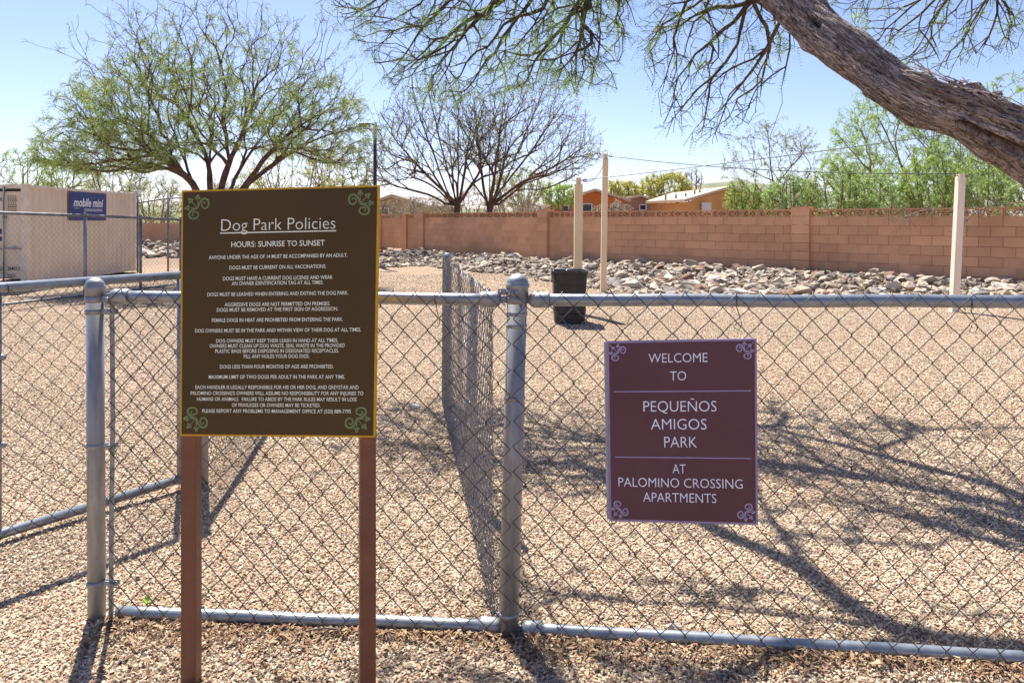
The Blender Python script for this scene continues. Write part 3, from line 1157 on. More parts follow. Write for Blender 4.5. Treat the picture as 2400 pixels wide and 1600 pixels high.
# rail end cups
for p, q in ((TL0, LP1), (TL1, CP1), (TR0, CP1), (BL1, CP0), (BR0, CP0)):
    d = Vector((q.x - p.x, q.y - p.y, 0)).normalized()
    mb = MB()
    mb.lathe(tuple(p - d * .05), [(.0255, 0), (.0265, .003), (.0265, .052), (.020, .064), (.009, .070)], 24, axis=tuple(d))
    mb.box(tuple(p + d * .030), (.035, .008, .022), rotz((d.x, d.y)))
    mb.build("rail_end", M['cast'], front)
band((LP1.x, LP1.y, 1.105), .0285, (1, -.06), front, ext=.040)
band((LP1.x, LP1.y, 1.062), .0285, (1, -.06), front, ext=.050, h=.018)
band((LP1.x + .002, LP1.y, .600), .0285, (1, -.06), front, ext=.050, h=.016)
band((LP1.x + .005, LP1.y, .125), .0285, (1, -.06), front, ext=.050, h=.016)
band((.0165, 2.475, 1.113), .0335, (1, -.06), front, ext=.030, h=.026)
band((.0165, 2.475, 1.139), .0335, (-1, .06), front, ext=.030, h=.020)
# tension bar of the left panel
tb = MB()
tb.tube([(-1.383, 2.556, 1.10), (-1.378, 2.553, .70), (-1.383, 2.553, .35), (-1.386, 2.556, .0)], .0075, 6, smooth=False)
tb.build("tension_bar", M['cast'], front)
chainlink("wire_mesh", (-1.385, 2.535), (.012, 2.433), -.005, 1.140, -.01, 1.139, front, seed=1, hv=.0425, r=.0018, loops=.012, droop=.002)
chainlink("wire_mesh", (.005, 2.432), (1.70, 2.243), -.035, 1.140, -.035, 1.152, front, seed=5, hv=.0425, r=.0018, loops=.012, droop=.002)
i = 0
for px in (262, 595, 1020, 1250, 1720, 2230):
    t_ = (px - 262) / 900
    if px < 1190:
        X = (px - 1200) / F * 2.5; Y = lerp(2.563, 2.478, (X + 1.375) / 1.32); z = 1.113; d = (1, -.065)
    else:
        X = (px - 1200) / F * 2.4; Y = lerp(2.468, 2.288, (X - .075) / 1.585); z = 1.12; d = (1, -.11)
    tie((X, Y, z), d, RR, front, tail=px not in (262, 1250), seed=i)
    i += 1

# divider fence running back from the corner post
div = thing("chain_link_fence", (-.49, 5.6, 0), "chain link divider fence running back from the corner post, seen nearly edge on", "fence")
D2 = Vector((-.495, 5.62, 0)); D1 = Vector((-.195, 3.66, 0))
pipe("post", [(D2.x - .012, D2.y, -.05), (D2.x, D2.y, 1.12)], .0285, div, M['post'], 20)
dome_cap(Vector((D2.x, D2.y, 1.10)), .0285, div)
pipe("post", [(D1.x - .012, D1.y, -.05), (D1.x, D1.y, .98)], .0265, div, M['post'], 20)
mb = MB(); mb.lathe((D1.x, D1.y, .96), [(.031, 0), (.031, .03), (.024, .045), (.008, .05)], 20)
mb.build("loop_cap", M['cast'], div)
pipe("tension_wire", [(-.025, 2.53, 1.09), (D1.x, D1.y, 1.085), (D2.x, D2.y, 1.08)], .0042, div, k=6)
chainlink("wire_mesh", (-.062, 2.52), (-.535, 5.61), -.02, 1.125, -.02, 1.115, div, seed=9, hv=.042, wob=.0022, droop=.007, a=.034, r=.0019, m=M['wire_bright'])
band((D2.x, D2.y, .80), .0285, (-.3, -1), div, ext=.03)

# gate at the left
gate = thing("chain_link_gate", (-2.0, 3.4, 0.03), "wide chain link gate standing open at an angle left of the big sign", "gate")
gd = np.array((.463, .66)); gd /= np.linalg.norm(gd)
ga = np.array((-2.167, 3.13)) - gd * 1.35
gb = np.array((-1.704, 3.79))
GL = np.linalg.norm(gb - ga)


def gp(s_, z, off=0.0):
    n = perp2(gd)
    q = ga + gd * s_ + n * off
    return (q[0], q[1], z)


pipe("top_rail", [gp(0, 1.088), gp(GL, 1.096)], .0215, gate)
pipe("bottom_rail", [gp(0, .048), gp(GL, .052)], .0215, gate)
pipe("end_bar", [gp(GL, .03), gp(GL, 1.115)], .0135, gate, M['post'])
pipe("end_bar", [gp(0, .03), gp(0, 1.115)], .0215, gate, M['post'])
pipe("middle_bar", [gp(1.345, .06), gp(1.345, 1.08)], .011, gate, M['post'])
for s_, z in ((1.352, .80), (1.352, .43)):
    bb = MB(); bb.tube([gp(s_, z, .02), gp(s_, z, -.03)], .012, 8)
    bb.build("bolt", M['cast'], gate)
chainlink("wire_mesh", gp(0, 0, -.024)[:2], gp(GL - .01, 0, -.024)[:2], .03, 1.075, .035, 1.083, gate, seed=13, hv=.042, m=M['wire'])
for s_ in (1.35 + .02, 1.35 + .33, 1.35 + .66, .9, .5):
    tie(gp(s_, 1.09), gd, .0215, gate, tail=False, seed=3)

# post carrying the gate and its fence running back behind the sign
hp = thing("chain_link_fence", (-1.634, 3.89, 0), "chain link fence behind the big sign starting at the gate hinge post", "fence")
pipe("post", [(-1.634, 3.89, -.05), (-1.634, 3.89, 1.17)], .035, hp, M['post'], 24)
dome_cap(Vector((-1.634, 3.89, 1.17)), .035, hp)
hb = (-2.55, 10.3)
pipe("top_rail", [(-1.634, 3.92, 1.10), (hb[0], hb[1], 1.10)], RR, hp)
for t_ in (.33, .66, 1.0):
    pipe("post", [(lerp(-1.634, hb[0], t_), lerp(3.89, hb[1], t_), -.05), (lerp(-1.634, hb[0], t_), lerp(3.89, hb[1], t_), 1.14)], .027, hp, M['post'])
chainlink("wire_mesh", (-1.66, 3.93), (hb[0] - .03, hb[1]), .0, 1.11, 0, 1.11, hp, seed=21, seg=1, k=3, r=.0017)
band((-1.634, 3.89, 1.06), .035, (-.1, -1), hp)

# far fence in front of the container
ff_ = thing("chain_link_fence", (-7.68, 13.3, 0), "long chain link fence in front of the beige shipping container", "fence")
fd = np.array((.42, 1.6)); fd /= np.linalg.norm(fd)
f0 = np.array((-7.68, 13.3))


def fp(s_, z):
    q = f0 + fd * s_
    return (q[0], q[1], z)


def ftop(s_):
    return 1.455 - .030 * s_ if s_ > 0 else 1.455 - .02 * s_


pipe("top_rail", [fp(-4.6, ftop(-4.6)), fp(-1.65, ftop(-1.65)), fp(0, ftop(0)), fp(1.35, ftop(1.35)), fp(2.5, ftop(2.5)), fp(5.5, ftop(5.5))], .026, ff_, M['farpipe'])
pipe("bottom_rail", [fp(-4.6, .05), fp(5.5, .0)], .02, ff_, M['farpipe'])
for s_ in (-4.0, 0, 1.35, 2.5, 5.0):
    pipe("post", [fp(s_, -.12), fp(s_, ftop(s_))], .030 if s_ == 0 else .027, ff_, M['farpipe'] if s_ else M['post'])
    mb = MB(); mb.lathe(fp(s_, ftop(s_) - .02), [(.034, 0), (.036, .05), (.024, .075), (.006, .085)], 12)
    mb.build("loop_cap", M['farpipe'], ff_)
q0, q1 = fp(-4.6, 0), fp(5.5, 0)
chainlink("wire_mesh", q0[:2], q1[:2], .02, ftop(-4.6) - .02, -.05, ftop(5.5) - .02, ff_, seed=31, seg=1, k=3, r=.0019, a=.05, hv=.052, m=M['farpipe'])

# taller fence farther back
tf = thing("tall_chain_link_fence", (-12.3, 24.6, 0), "tall chain link fence with angled barb arms beyond the container", "fence")
tp = [(-12.25, 24.2, 2.36), (-11.35, 24.4, 2.26), (-8.9, 22.0, 2.2), (-6.8, 20.5, 2.2)]
for (x, y, z) in tp:
    pipe("post", [(x, y, -.35), (x, y, z)], .032, tf, M['farpipe'], 10)
    pipe("barb_arm", [(x, y, z), (x - .18, y + .05, z + .26)], .014, tf, M['farpipe'], 6)
pipe("top_rail", [(tp[0][0], tp[0][1], 1.93)] + [(x, y, zz) for (x, y, z), zz in zip(tp[1:], (2.08, 2.08, 2.08))], .022, tf, M['farpipe'], 8)
for (a_, b_, s0_) in ((tp[0], tp[1], 1), (tp[1], tp[2], 2), (tp[2], tp[3], 3)):
    chainlink("wire_mesh", a_[:2], b_[:2], -.2, 1.95, -.1, 2.05, tf, seed=s0_, seg=1, k=3, r=.0020, a=.055, hv=.06, m=M['farpipe'])

# ------------------------------------------------------------------ signs
fontc = {}


def text2d(body, bold=0.0, shear=0.0):
    key = (body, bold, shear)
    if key in fontc:
        return fontc[key]
    cu = bpy.data.curves.new("tmp_text", 'FONT')
    cu.body = body
    cu.size = 1.0
    cu.resolution_u = 3
    cu.offset = bold
    cu.shear = shear
    cu.align_x = 'LEFT'
    o = bpy.data.objects.new("tmp_text", cu)
    C.objects.link(o)
    bpy.context.view_layer.update()
    dg = bpy.context.evaluated_depsgraph_get()
    me = bpy.data.meshes.new_from_object(o.evaluated_get(dg))
    v = np.array([p.co[:] for p in me.vertices])
    f = [tuple(p.vertices) for p in me.polygons]
    bpy.data.meshes.remove(me)
    bpy.data.objects.remove(o)
    bpy.data.curves.remove(cu)
    fontc[key] = (v, f)
    return v, f


class Board:
    """quad TL,TR,BR,BL in world space; maps (u right, v down) in metres-like units of W x H"""
    def __init__(s, TL, TR, BR, BL, W, H):
        s.c = [np.array(tuple(q)) for q in (TL, TR, BR, BL)]
        s.W, s.H = W, H
        n = np.cross(s.c[1] - s.c[0], s.c[3] - s.c[0])
        n /= np.linalg.norm(n)
        if n[1] > 0:
            n = -n
        s.n = n

    def map(s, u, v, lift=0.0):
        u = np.asarray(u, float) / s.W
        v = np.asarray(v, float) / s.H
        TL, TR, BR, BL = s.c
        u = u[..., None]; v = v[..., None]
        return (1 - u) * (1 - v) * TL + u * (1 - v) * TR + u * v * BR + (1 - u) * v * BL + s.n * lift

    def slab(s, mb, u0, v0, u1, v1, l0, l1):
        q = []
        for l in (l0, l1):
            for (u, v) in ((u0, v0), (u1, v0), (u1, v1), (u0, v1)):
                q.append(s.map(np.array(u), np.array(v), l))
        mb.add(q, [(0, 1, 2, 3), (7, 6, 5, 4), (0, 4, 5, 1), (1, 5, 6, 2), (2, 6, 7, 3), (3, 7, 4, 0)])

    def text(s, mb, body, uc, vbase, width, height, lift, bold=0.0, shear=0.0, left=False, capref="H"):
        v, f = text2d(body, bold, shear)
        x0, x1 = v[:, 0].min(), v[:, 0].max()
        hv, _ = text2d(capref, bold, 0)
        ch = hv[:, 1].max() - hv[:, 1].min()
        sx = width / (x1 - x0)
        sy = height / ch
        u = (v[:, 0] - x0) * sx + (uc if left else uc - width / 2)
        w = vbase - v[:, 1] * sy
        mb.add(s.map(u, w, lift), f)

    def ribbon(s, mb, pts, wd, lift):
        pts = np.array(pts, float)
        # smooth the polyline
        for _ in range(2):
            q = [pts[0]]
            for a_, b_ in zip(pts[:-1], pts[1:]):
                q += [a_ * .75 + b_ * .25, a_ * .25 + b_ * .75]
            q.append(pts[-1])
            pts = np.array(q)
        t = np.gradient(pts, axis=0)
        t /= np.linalg.norm(t, axis=1)[:, None] + 1e-9
        n = np.stack([-t[:, 1], t[:, 0]], -1)
        w = np.full(len(pts), wd) if np.isscalar(wd) else np.interp(np.linspace(0, 1, len(pts)), np.linspace(0, 1, len(wd)), wd)
        a_ = pts + n * w[:, None] / 2
        b_ = pts - n * w[:, None] / 2
        v = s.map(np.concatenate([a_[:, 0], b_[:, 0]]), np.concatenate([a_[:, 1], b_[:, 1]]), lift)
        m_ = len(pts)
        mb.add(v, [(i, i + 1, m_ + i + 1, m_ + i) for i in range(m_ - 1)])

    def disc(s, mb, cu, cv, r, lift, k=14):
        a_ = np.linspace(0, 2 * math.pi, k, endpoint=False)
        mb.add(s.map(cu + r * np.cos(a_), cv + r * np.sin(a_), lift), [tuple(range(k))])

    def ornament(s, mb, cu, cv, size, fx, fy, lift):
        """scroll ornament; fx, fy = +-1 flips so that the stems point to the corner"""
        A = [(0, 0), (.10, .32), (.30, .68), (.62, .88), (.95, .74), (1.06, .40), (.96, .06), (.70, -.10), (.44, .02), (.34, .28), (.46, .50), (.66, .52), (.72, .36)]
        k = [0]
        def T(x, y):
            return (cu + fx * x * size, cv - fy * y * size)
        B = [(-y, -x) for x, y in A]
        wd = [size * .20] * 2 + [size * .19, size * .17, size * .15, size * .13, size * .11]
        s.ribbon(mb, [T(*p) for p in A], wd, lift)
        s.ribbon(mb, [T(*p) for p in B], wd, lift + .0001)
        for j, (dx, dy) in enumerate(((0, 1), (-.72, .72), (-1, 0))):
            s.ribbon(mb, [T(0, 0), T(dx * .5, dy * .5), T(dx * .9, dy * .9)], size * .085, lift + .0002 + j * .0001)
            for j2, (a_, b_) in enumerate(((dx * 1.12, dy * 1.12), (dx * .90 - dy * .15, dy * .90 + dx * .15), (dx * .90 + dy * .15, dy * .90 - dx * .15))):
                q = T(a_, b_)
                s.disc(mb, q[0], q[1], size * (.15 if j2 == 0 else .125), lift + .0005 + .0001 * j2)


# --- big rule sign.  units: photo pixels on the board (463 x 575)
BW, BH = 460.0, 583.0
big = thing("dog_park_sign", (-.72, 2.12, 0), "dark brown dog park rules sign with yellow edge on two brown posts", "sign")
BB = Board(P(425.5, 446.5, 2.150), P(888.5, 434.0, 2.095), P(879.0, 1024.5, 2.095), P(422.0, 1021.0, 2.150), BW, BH)
mb = MB(); BB.slab(mb, 0, 0, BW, BH, -.012, 0.0)
mb.build("edge_strip", M['yellow_edge'], big)
mb = MB(); BB.slab(mb, 4.5, 4.5, BW - 4.5, BH - 4.5, -.005, .0016)
mb.build("panel", M['panel_brown'], big)
LF = .0022
rows = [("HOURS: SUNRISE TO SUNSET", 229, 137, 13.0, 218),
        ("ANYONE UNDER THE AGE OF 14 MUST BE ACCOMPANIED BY AN ADULT.", 229, 164.5, 8.6, 324),
        ("DOGS MUST BE CURRENT ON ALL VACCINATIONS.", 229, 189.5, 8.6, 226),
        ("DOGS MUST HAVE A CURRENT DOG LICENSE AND WEAR", 229, 215.0, 8.6, 256),
        ("AN OWNER IDENTIFICATION TAG AT ALL TIMES.", 229, 226.8, 8.6, 214),
        ("DOGS MUST BE LEASHED WHEN ENTERING AND EXITING THE DOG PARK.", 229, 252.0, 8.6, 330),
        ("AGGRESSIVE DOGS ARE NOT PERMITTED ON PREMISES.", 229, 276.3, 8.6, 247),
        ("DOGS MUST BE REMOVED AT THE FIRST SIGN OF AGGRESSION.", 229, 288.6, 8.6, 284),
        ("FEMALE DOGS IN HEAT ARE PROHIBITED FROM ENTERING THE PARK.", 229, 313.0, 8.6, 307),
        ("DOG OWNERS MUST BE IN THE PARK AND WITHIN VIEW OF THEIR DOG AT ALL TIMES.", 230, 337.5, 8.6, 389),
        ("DOG OWNERS MUST KEEP THEIR LEASH IN HAND AT ALL TIMES.", 229, 361.7, 8.6, 286),
        ("OWNERS MUST CLEAN UP DOG WASTE. SEAL WASTE IN THE PROVIDED", 229, 373.7, 8.6, 317),
        ("PLASTIC BAGS BEFORE DISPOSING IN DESIGNATED RECEPTACLES.", 229, 386.0, 8.6, 290),
        ("FILL ANY HOLES YOUR DOG DIGS.", 229, 398.5, 8.6, 154),
        ("DOGS LESS THAN FOUR MONTHS OF AGE ARE PROHIBITED.", 229, 422.6, 8.6, 267),
        ("MAXIMUM LIMIT OF TWO DOGS PER ADULT IN THE PARK AT ANY TIME.", 229, 446.8, 8.6, 320),
        ("EACH HANDLER IS LEGALLY RESPONSIBLE FOR HIS OR HER DOG, AND GREYSTAR AND", 229, 471.0, 8.6, 384),
        ("PALOMINO CROSSING'S OWNERS WILL ASSUME NO RESPONSIBILITY FOR ANY INJURIES TO", 229, 485.0, 8.6, 406),
        ("HUMANS OR ANIMALS.  FAILURE TO ABIDE BY THE PARK RULES MAY RESULT IN LOSS", 229, 499.0, 8.6, 376),
        ("OF PRIVILEGES OR OWNERS MAY BE TICKETED.", 229, 513.0, 8.6, 208),
        ("PLEASE REPORT ANY PROBLEMS TO MANAGEMENT OFFICE AT (520) 889-7795", 229, 527.0, 8.6, 350)]
mb = MB()
BB.text(mb, "Dog Park Policies", 229, 98.5, 266, 27, LF, bold=-.012)
BB.slab(mb, 93, 102.0, 364, 104.6, .0010, LF)
mb.build("lettering", M['cream_ink'], big)
for body, uc, vb, hgt, wd in rows:
    mb = MB()
    BB.text(mb, body, uc, vb, wd, hgt, LF, bold=.008)
    mb.build("lettering", M['cream_ink'], big)
for (cu, cv, fx, fy) in ((40, 42, 1, 1), (BW - 42, 41, -1, 1), (40, BH - 42, 1, -1), (BW - 42, BH - 43, -1, -1)):
    mb = MB()
    BB.ornament(mb, cu, cv, 25, fx, fy, LF)
    mb.build("corner_ornament", M['green_ink'], big)
# posts (square tube)
for (px0, px1, d_, yaw) in ((422, 458, 2.185, 0), (837.5, 876, 2.13, 17)):
    w_ = (px1 - px0) / F * d_
    xc = ((px0 + px1) / 2 - 1200) / F * d_
    c_, s_ = math.cos(R(yaw)), math.sin(R(yaw))
    w2 = w_ * (1.0 if yaw == 0 else .97)
    mb = MB()
    zt = CH - (600 - HY) / F * d_
    mb.box((xc, d_ + w2 / 2 + .002, (zt - .3) / 2), (w2, w2, zt + .3), [[c_, -s_, 0], [s_, c_, 0], [0, 0, 1]])
    o = mb.build("post", M['signpost'], big)
    bv = o.modifiers.new("bevel", 'BEVEL'); bv.width = .003; bv.segments = 2

# --- welcome sign
WW, WH = 352.0, 430.0
wel = thing("welcome_sign", (.53, 2.33, .75), "small maroon welcome sign with lilac edge hung on the right fence panel", "sign")
WBD = Board(P(1421, 800, 2.372), P(1773.5, 793, 2.292), P(1776.5, 1230, 2.275), P(1427.5, 1220.5, 2.357), WW, WH)
mb = MB(); WBD.slab(mb, 0, 0, WW, WH, -.010, 0)
mb.build("edge_strip", M['lilac'], wel)
mb = MB(); WBD.slab(mb, 6.0, 5, WW - 5, WH - 5.5, -.004, .0015)
mb.build("panel", M['panel_maroon'], wel)
mb = MB(); WBD.slab(mb, -6, 3, 0, WH - 4, -.016, -.004)
mb.build("backing_edge", M['signback'], wel)
LF = .002
for body, uc, vb, hgt, wd in (("WELCOME", 170, 52.5, 21, 138), ("TO", 170, 95, 21, 38), ("PEQUEÑOS", 173, 168.5, 24.5, 172), ("AMIGOS", 170, 210.5, 24.5, 131),
                              ("PARK", 174, 252.5, 24.5, 77), ("AT", 170, 313.5, 21, 31), ("PALOMINO CROSSING", 171, 346.5, 21, 293), ("APARTMENTS", 170, 381, 21, 173)):
    mb = MB()
    WBD.text(mb, body, uc, vb, wd, hgt, LF, bold=-.008)
    mb.build("lettering", M['white_ink'], wel)
for v0 in (119.5, 275.5):
    mb = MB(); WBD.slab(mb, 17, v0, WW - 14, v0 + 2.4, .0008, LF)
    mb.build("divider_line", M['lilac_ink'], wel)
for (cu, cv, fx, fy) in ((28, 28, 1, 1), (WW - 28, 28, -1, 1), (28, WH - 30, 1, -1), (WW - 28, WH - 30, -1, -1)):
    mb = MB()
    WBD.ornament(mb, cu, cv, 17.5, fx, fy, LF)
    mb.build("corner_ornament", M['lilac_ink'], wel)
for (cu, cv) in ((9, 10), (WW - 9, 9), (9, WH - 9), (WW - 9, WH - 9)):
    mb = MB()
    q = WBD.map(np.array(cu), np.array(cv), 0)
    mb.lathe(tuple(q), [(.0035, 0), (.0035, .003), (.002, .0042)], 8, axis=tuple(WBD.n))
    mb.build("screw", M['cast'], wel)

# ------------------------------------------------------------------ cream poles and cables
def sqpole(name, base, top, w, label, m, capw, caph):
    t = thing(name, base, label, "pole", "square posts standing in the dog park")
    mb = MB()
    b_, t_ = np.array(tuple(base)), np.array(tuple(top))
    h = w / 2
    v = []
    for c_, s_ in ((b_ - np.array((0, 0, .1)), h), (t_, h)):
        for dx, dy in ((-1, -1), (1, -1), (1, 1), (-1, 1)):
            v.append((c_[0] + dx * s_, c_[1] + dy * s_, c_[2]))
    mb.add(v, [(0, 1, 2, 3), (7, 6, 5, 4), (0, 4, 5, 1), (1, 5, 6, 2), (2, 6, 7, 3), (3, 7, 4, 0)])
    o = mb.build("shaft", m, t)
    bv = o.modifiers.new("bevel", 'BEVEL'); bv.width = .004; bv.segments = 1
    mb = MB()
    mb.box((t_[0], t_[1], t_[2] + caph / 2), (capw, capw, caph))
    mb.build("top_block", m, t)
    mb = MB()
    mb.tube([(t_[0] - capw / 2 - .06, t_[1] - capw * .2, t_[2] + caph * .55), (t_[0] + capw / 2 + .04, t_[1] - capw * .2, t_[2] + caph * .55)], .008, 6)
    pts = [(t_[0] + capw / 2 + .06 + .025 * math.cos(a_), t_[1] - capw * .2, t_[2] + caph * .55 + .025 * math.sin(a_)) for a_ in np.linspace(0, 6.28, 10)]
    mb.tube(pts, .006, 5)
    mb.build("eye_bolt", M['cable'], t)
    return t


g_ = P(1353.8, 732, 10.9)
sqpole("square_post", (g_.x, 10.9, 0), (P(1355.8, 431, 10.9).x, 10.9, P(1355, 431, 10.9).z), .118, "shorter cream square post standing just behind the black trash can", M['creampost'], .07, .09)
g_ = P(1413.5, 685, 14.0)
sqpole("square_post", (g_.x, 14.0, 0), (P(1418.7, 372, 14.).x, 14.0, P(1418, 372, 14.).z), .105, "tall slim cream square post right of the black trash can", M['creampost'], .08, .09)
g_ = P(2230, 731, 11.07)
sqpole("square_post", (g_.x + .03, 11.07, 0), (P(2251, 416, 11.07).x, 11.07, P(2251, 416, 11.07).z), .105, "off white square post below the leaning tree limb at the right", M['whitepost'], .085, .05)


def sag(a_, b_, s_, n=24):
    return [Vector(a_).lerp(Vector(b_), i / n) - Vector((0, 0, s_ * 4 * (i / n) * (1 - i / n))) for i in range(n + 1)]


def cable(pts, label, r=.006):
    mb = MB()
    mb.tube(pts, r, 5)
    o = mb.build("cable", M['cable'])
    tag(o, label, "cable", "cables strung between the square posts")


e1 = P(1366, 422, 10.9); e2 = P(1427, 366, 14.0)
# far anchor pole outside the frame carries the long cable
anchor = (6.3, 7.6, 2.52)
cable(sag(e1, anchor, .03), "thin cable rising from the short cream post to the upper right", .006)
cable(sag(e2, P(2246, 407, 11.07), .10), "thin cable from the tall cream post to the off white post", .007)
cable(sag(e1, P(1420, 372, 13.97), .16), "short slack cable sagging between the two cream posts", .007)
ap = thing("square_post", (6.35, 7.6, 0), "cream square post outside the right edge of the photo", "pole")
mb = MB(); mb.box((6.35, 7.6, 1.3), (.105, .105, 2.6)); mb.build("shaft", M['whitepost'], ap)

# ------------------------------------------------------------------ trash can
tc_ = thing("trash_can", (.76, 9.9, 0), "black plastic trash can with a bag standing in front of the short cream post", "trash can")


def rrect(w, d, r, z, n=4):
    out = []
    for cx, cy, a0 in ((w / 2 - r, d / 2 - r, 0), (-w / 2 + r, d / 2 - r, 90), (-w / 2 + r, -d / 2 + r, 180), (w / 2 - r, -d / 2 + r, 270)):
        for i in range(n + 1):
            a_ = R(a0 + 90 * i / n)
            out.append((cx + r * math.cos(a_), cy + r * math.sin(a_), z))
    return out


def loft(mb, rings, off, close_top=False, close_bot=True):
    n = len(rings[0])
    v = [tuple(np.array(p) + np.array(off)) for r_ in rings for p in r_]
    f = []
    for i in range(len(rings) - 1):
        for j in range(n):
            f.append((i * n + j, i * n + (j + 1) % n, (i + 1) * n + (j + 1) % n, (i + 1) * n + j))
    if close_bot: f.append(tuple(range(n))[::-1])
    if close_top: f.append(tuple(range((len(rings) - 1) * n, len(rings) * n)))
    mb.add(v, f)


bc = (.768, 9.95, 0)
mb = MB()
loft(mb, [rrect(.395, .395, .05, .0), rrect(.405, .405, .05, .13), rrect(.42, .42, .05, .15), rrect(.43, .43, .05, .52), rrect(.44, .44, .05, .53), rrect(.452, .452, .05, .66)], bc)
mb.build("body", M['bin'], tc_)
mb = MB()
loft(mb, [rrect(.452, .452, .05, .655), rrect(.475, .475, .05, .66), rrect(.48, .48, .05, .70), rrect(.468, .468, .05, .705), rrect(.44, .44, .045, .70), rrect(.42, .42, .04, .50), rrect(.30, .30, .04, .40)], bc, True, False)
mb.build("rim", M['bin'], tc_)
mb = MB()
for zz in (.22, .31, .40, .49):
    mb.box((bc[0], bc[1] - .214, zz), (.30, .006, .012))
mb.build("moulded_rib", M['bin'], tc_)
mb = MB()
pts = []
for q in rrect(.482, .482, .05, .705, 6):
    pts.append((q[0] + bc[0], q[1] + bc[1], q[2] + .006 * math.sin(q[0] * 60 + q[1] * 41)))
pts.append(pts[0])
mb.tube(pts, .007, 6)
mb.tube([(bc[0] - .24, bc[1] - .24, .70), (bc[0] - .245, bc[1] - .245, .62), (bc[0] - .243, bc[1] - .243, .56)], .008, 5)
mb.tube([(bc[0] - .1, bc[1] - .243, .70), (bc[0] - .04, bc[1] - .25, .725), (bc[0] + .08, bc[1] - .249, .70), (bc[0] + .13, bc[1] - .244, .655)], .009, 5)
mb.build("bag_edge", M['bag'], tc_)

# ------------------------------------------------------------------ shipping container
ct = thing("shipping_container", (-12.13, 18.5, -.31), "beige steel shipping container with a blue sign at the left", "container", rz=R(3.2))
CW, CL, CHH = 2.44, 6.06, 2.59


def cpart(name, mb, m, parent=ct):
    return mb.build(name, m, parent, local=True)


# corrugated long side (x = 0 plane), profile along y
def corrug(x0, y0, y1, z0, z1, depth, pitch, sgn=1):
    ysq = [y0]
    prof = [(0, 0)]
    y = y0
    while y < y1 - pitch:
        prof += [(y + pitch * .25 - y0, 0), (y + pitch * .42 - y0, -depth), (y + pitch * .75 - y0, -depth), (y + pitch * .92 - y0, 0)]
        y += pitch
    prof.append((y1 - y0, 0))
    v, f = [], []
    for (t_, dx) in prof:
        v.append((x0 + sgn * dx, y0 + t_, z0)); v.append((x0 + sgn * dx, y0 + t_, z1))
    for i in range(len(prof) - 1):
        f.append((2 * i, 2 * i + 2, 2 * i + 3, 2 * i + 1))
    return v, f


mb = MB(); v, f = corrug(-.02, .12, CL - .12, .15, 2.49, .036, .278); mb.add(v, f)
cpart("corrugated_side", mb, M['container'])
mb = MB(); v, f = corrug(-CW + .02, .12, CL - .12, .15, 2.49, .036, .278, -1); mb.add(v, f)
cpart("corrugated_side", mb, M['container'])
mb = MB(); mb.box((-CW / 2, CL - .05, CHH / 2), (CW - .2, .05, CHH - .2)); cpart("end_wall", mb, M['container'])
mb = MB(); mb.box((-CW / 2, CL / 2, CHH - .06), (CW - .06, CL - .06, .03)); cpart("roof", mb, M['container'])
for x in (-.08, -CW + .08):
    for y in (.08, CL - .08):
        mb = MB(); mb.box((x, y, CHH / 2), (.155, .155, CHH - .24)); cpart("corner_post", mb, M['cont_edge'])
        for z in (.06, CHH - .06):
            mb = MB(); mb.box((x, y, z), (.178, .178, .118)); cpart("corner_casting", mb, M['cont_edge'])
for x in (-.035, -CW + .035):
    mb = MB(); mb.box((x, CL / 2, CHH - .065), (.06, CL - .34, .07)); cpart("top_beam", mb, M['cont_edge'])
    mb = MB(); mb.box((x, CL / 2, .09), (.07, CL - .34, .13)); cpart("bottom_beam", mb, M['container'])
for z in (CHH - .07, .10):
    mb = MB(); mb.box((-CW / 2, .05, z), (CW - .33, .09, .10)); cpart("end_beam", mb, M['cont_edge'] if z > 1 else M['container'])
for dx0, dx1 in ((-CW / 2 + .01, -.16), (-CW + .16, -CW / 2 - .01)):
    door = None
    mb = MB(); mb.box(((dx0 + dx1) / 2, .06, 1.31), (dx1 - dx0, .04, 2.20)); door = cpart("door", mb, M['container'])
    mb = MB(); mb.box(((dx0 + dx1) / 2, .035, 2.42), (dx1 - dx0, .012, .045)); cpart("gasket", mb, M['rubber'], door)
    for z in (.75, 1.30, 1.85):
        mb = MB(); mb.box(((dx0 + dx1) / 2, .036, z), (dx1 - dx0 - .12, .012, .06)); cpart("pressed_ridge", mb, M['container'], door)
    for z in (.45, 1.0, 1.6, 2.15):
        mb = MB()
        xx = dx1 + .03 if dx1 > -1 else dx0 - .03
        mb.box((xx, .022, z), (.12, .03, .10)); mb.tube([(xx, .0, z - .07), (xx, .0, z + .07)], .014, 8)
        cpart("hinge", mb, M['container'], door)
for x in (-.56, -1.02, -1.42, -1.88):
    mb = MB(); mb.tube([(x, -.01, .10), (x, -.01, 2.52)], .018, 10)
    for z in (.16, 1.75, 2.47):
        mb.box((x, .012, z), (.10, .03, .07))
    bar = cpart("locking_bar", mb, M['galv'])
    mb = MB(); mb.tube([(x, -.03, .97), (x + .12, -.035, .98), (x + .42, -.03, .955)], .013, 8); mb.box((x + .24, -.015, .985), (.07, .03, .08))
    cpart("handle", mb, M['galv'], bar)


class LB(Board):
    pass


def lboard(o0, ux, uy, W, H):
    """board in container-local coordinates"""
    o0 = np.array(o0, float); ux = np.array(ux, float); uy = np.array(uy, float)
    b_ = Board(o0, o0 + ux * W, o0 + ux * W + uy * H, o0 + uy * H, W, H)
    return b_


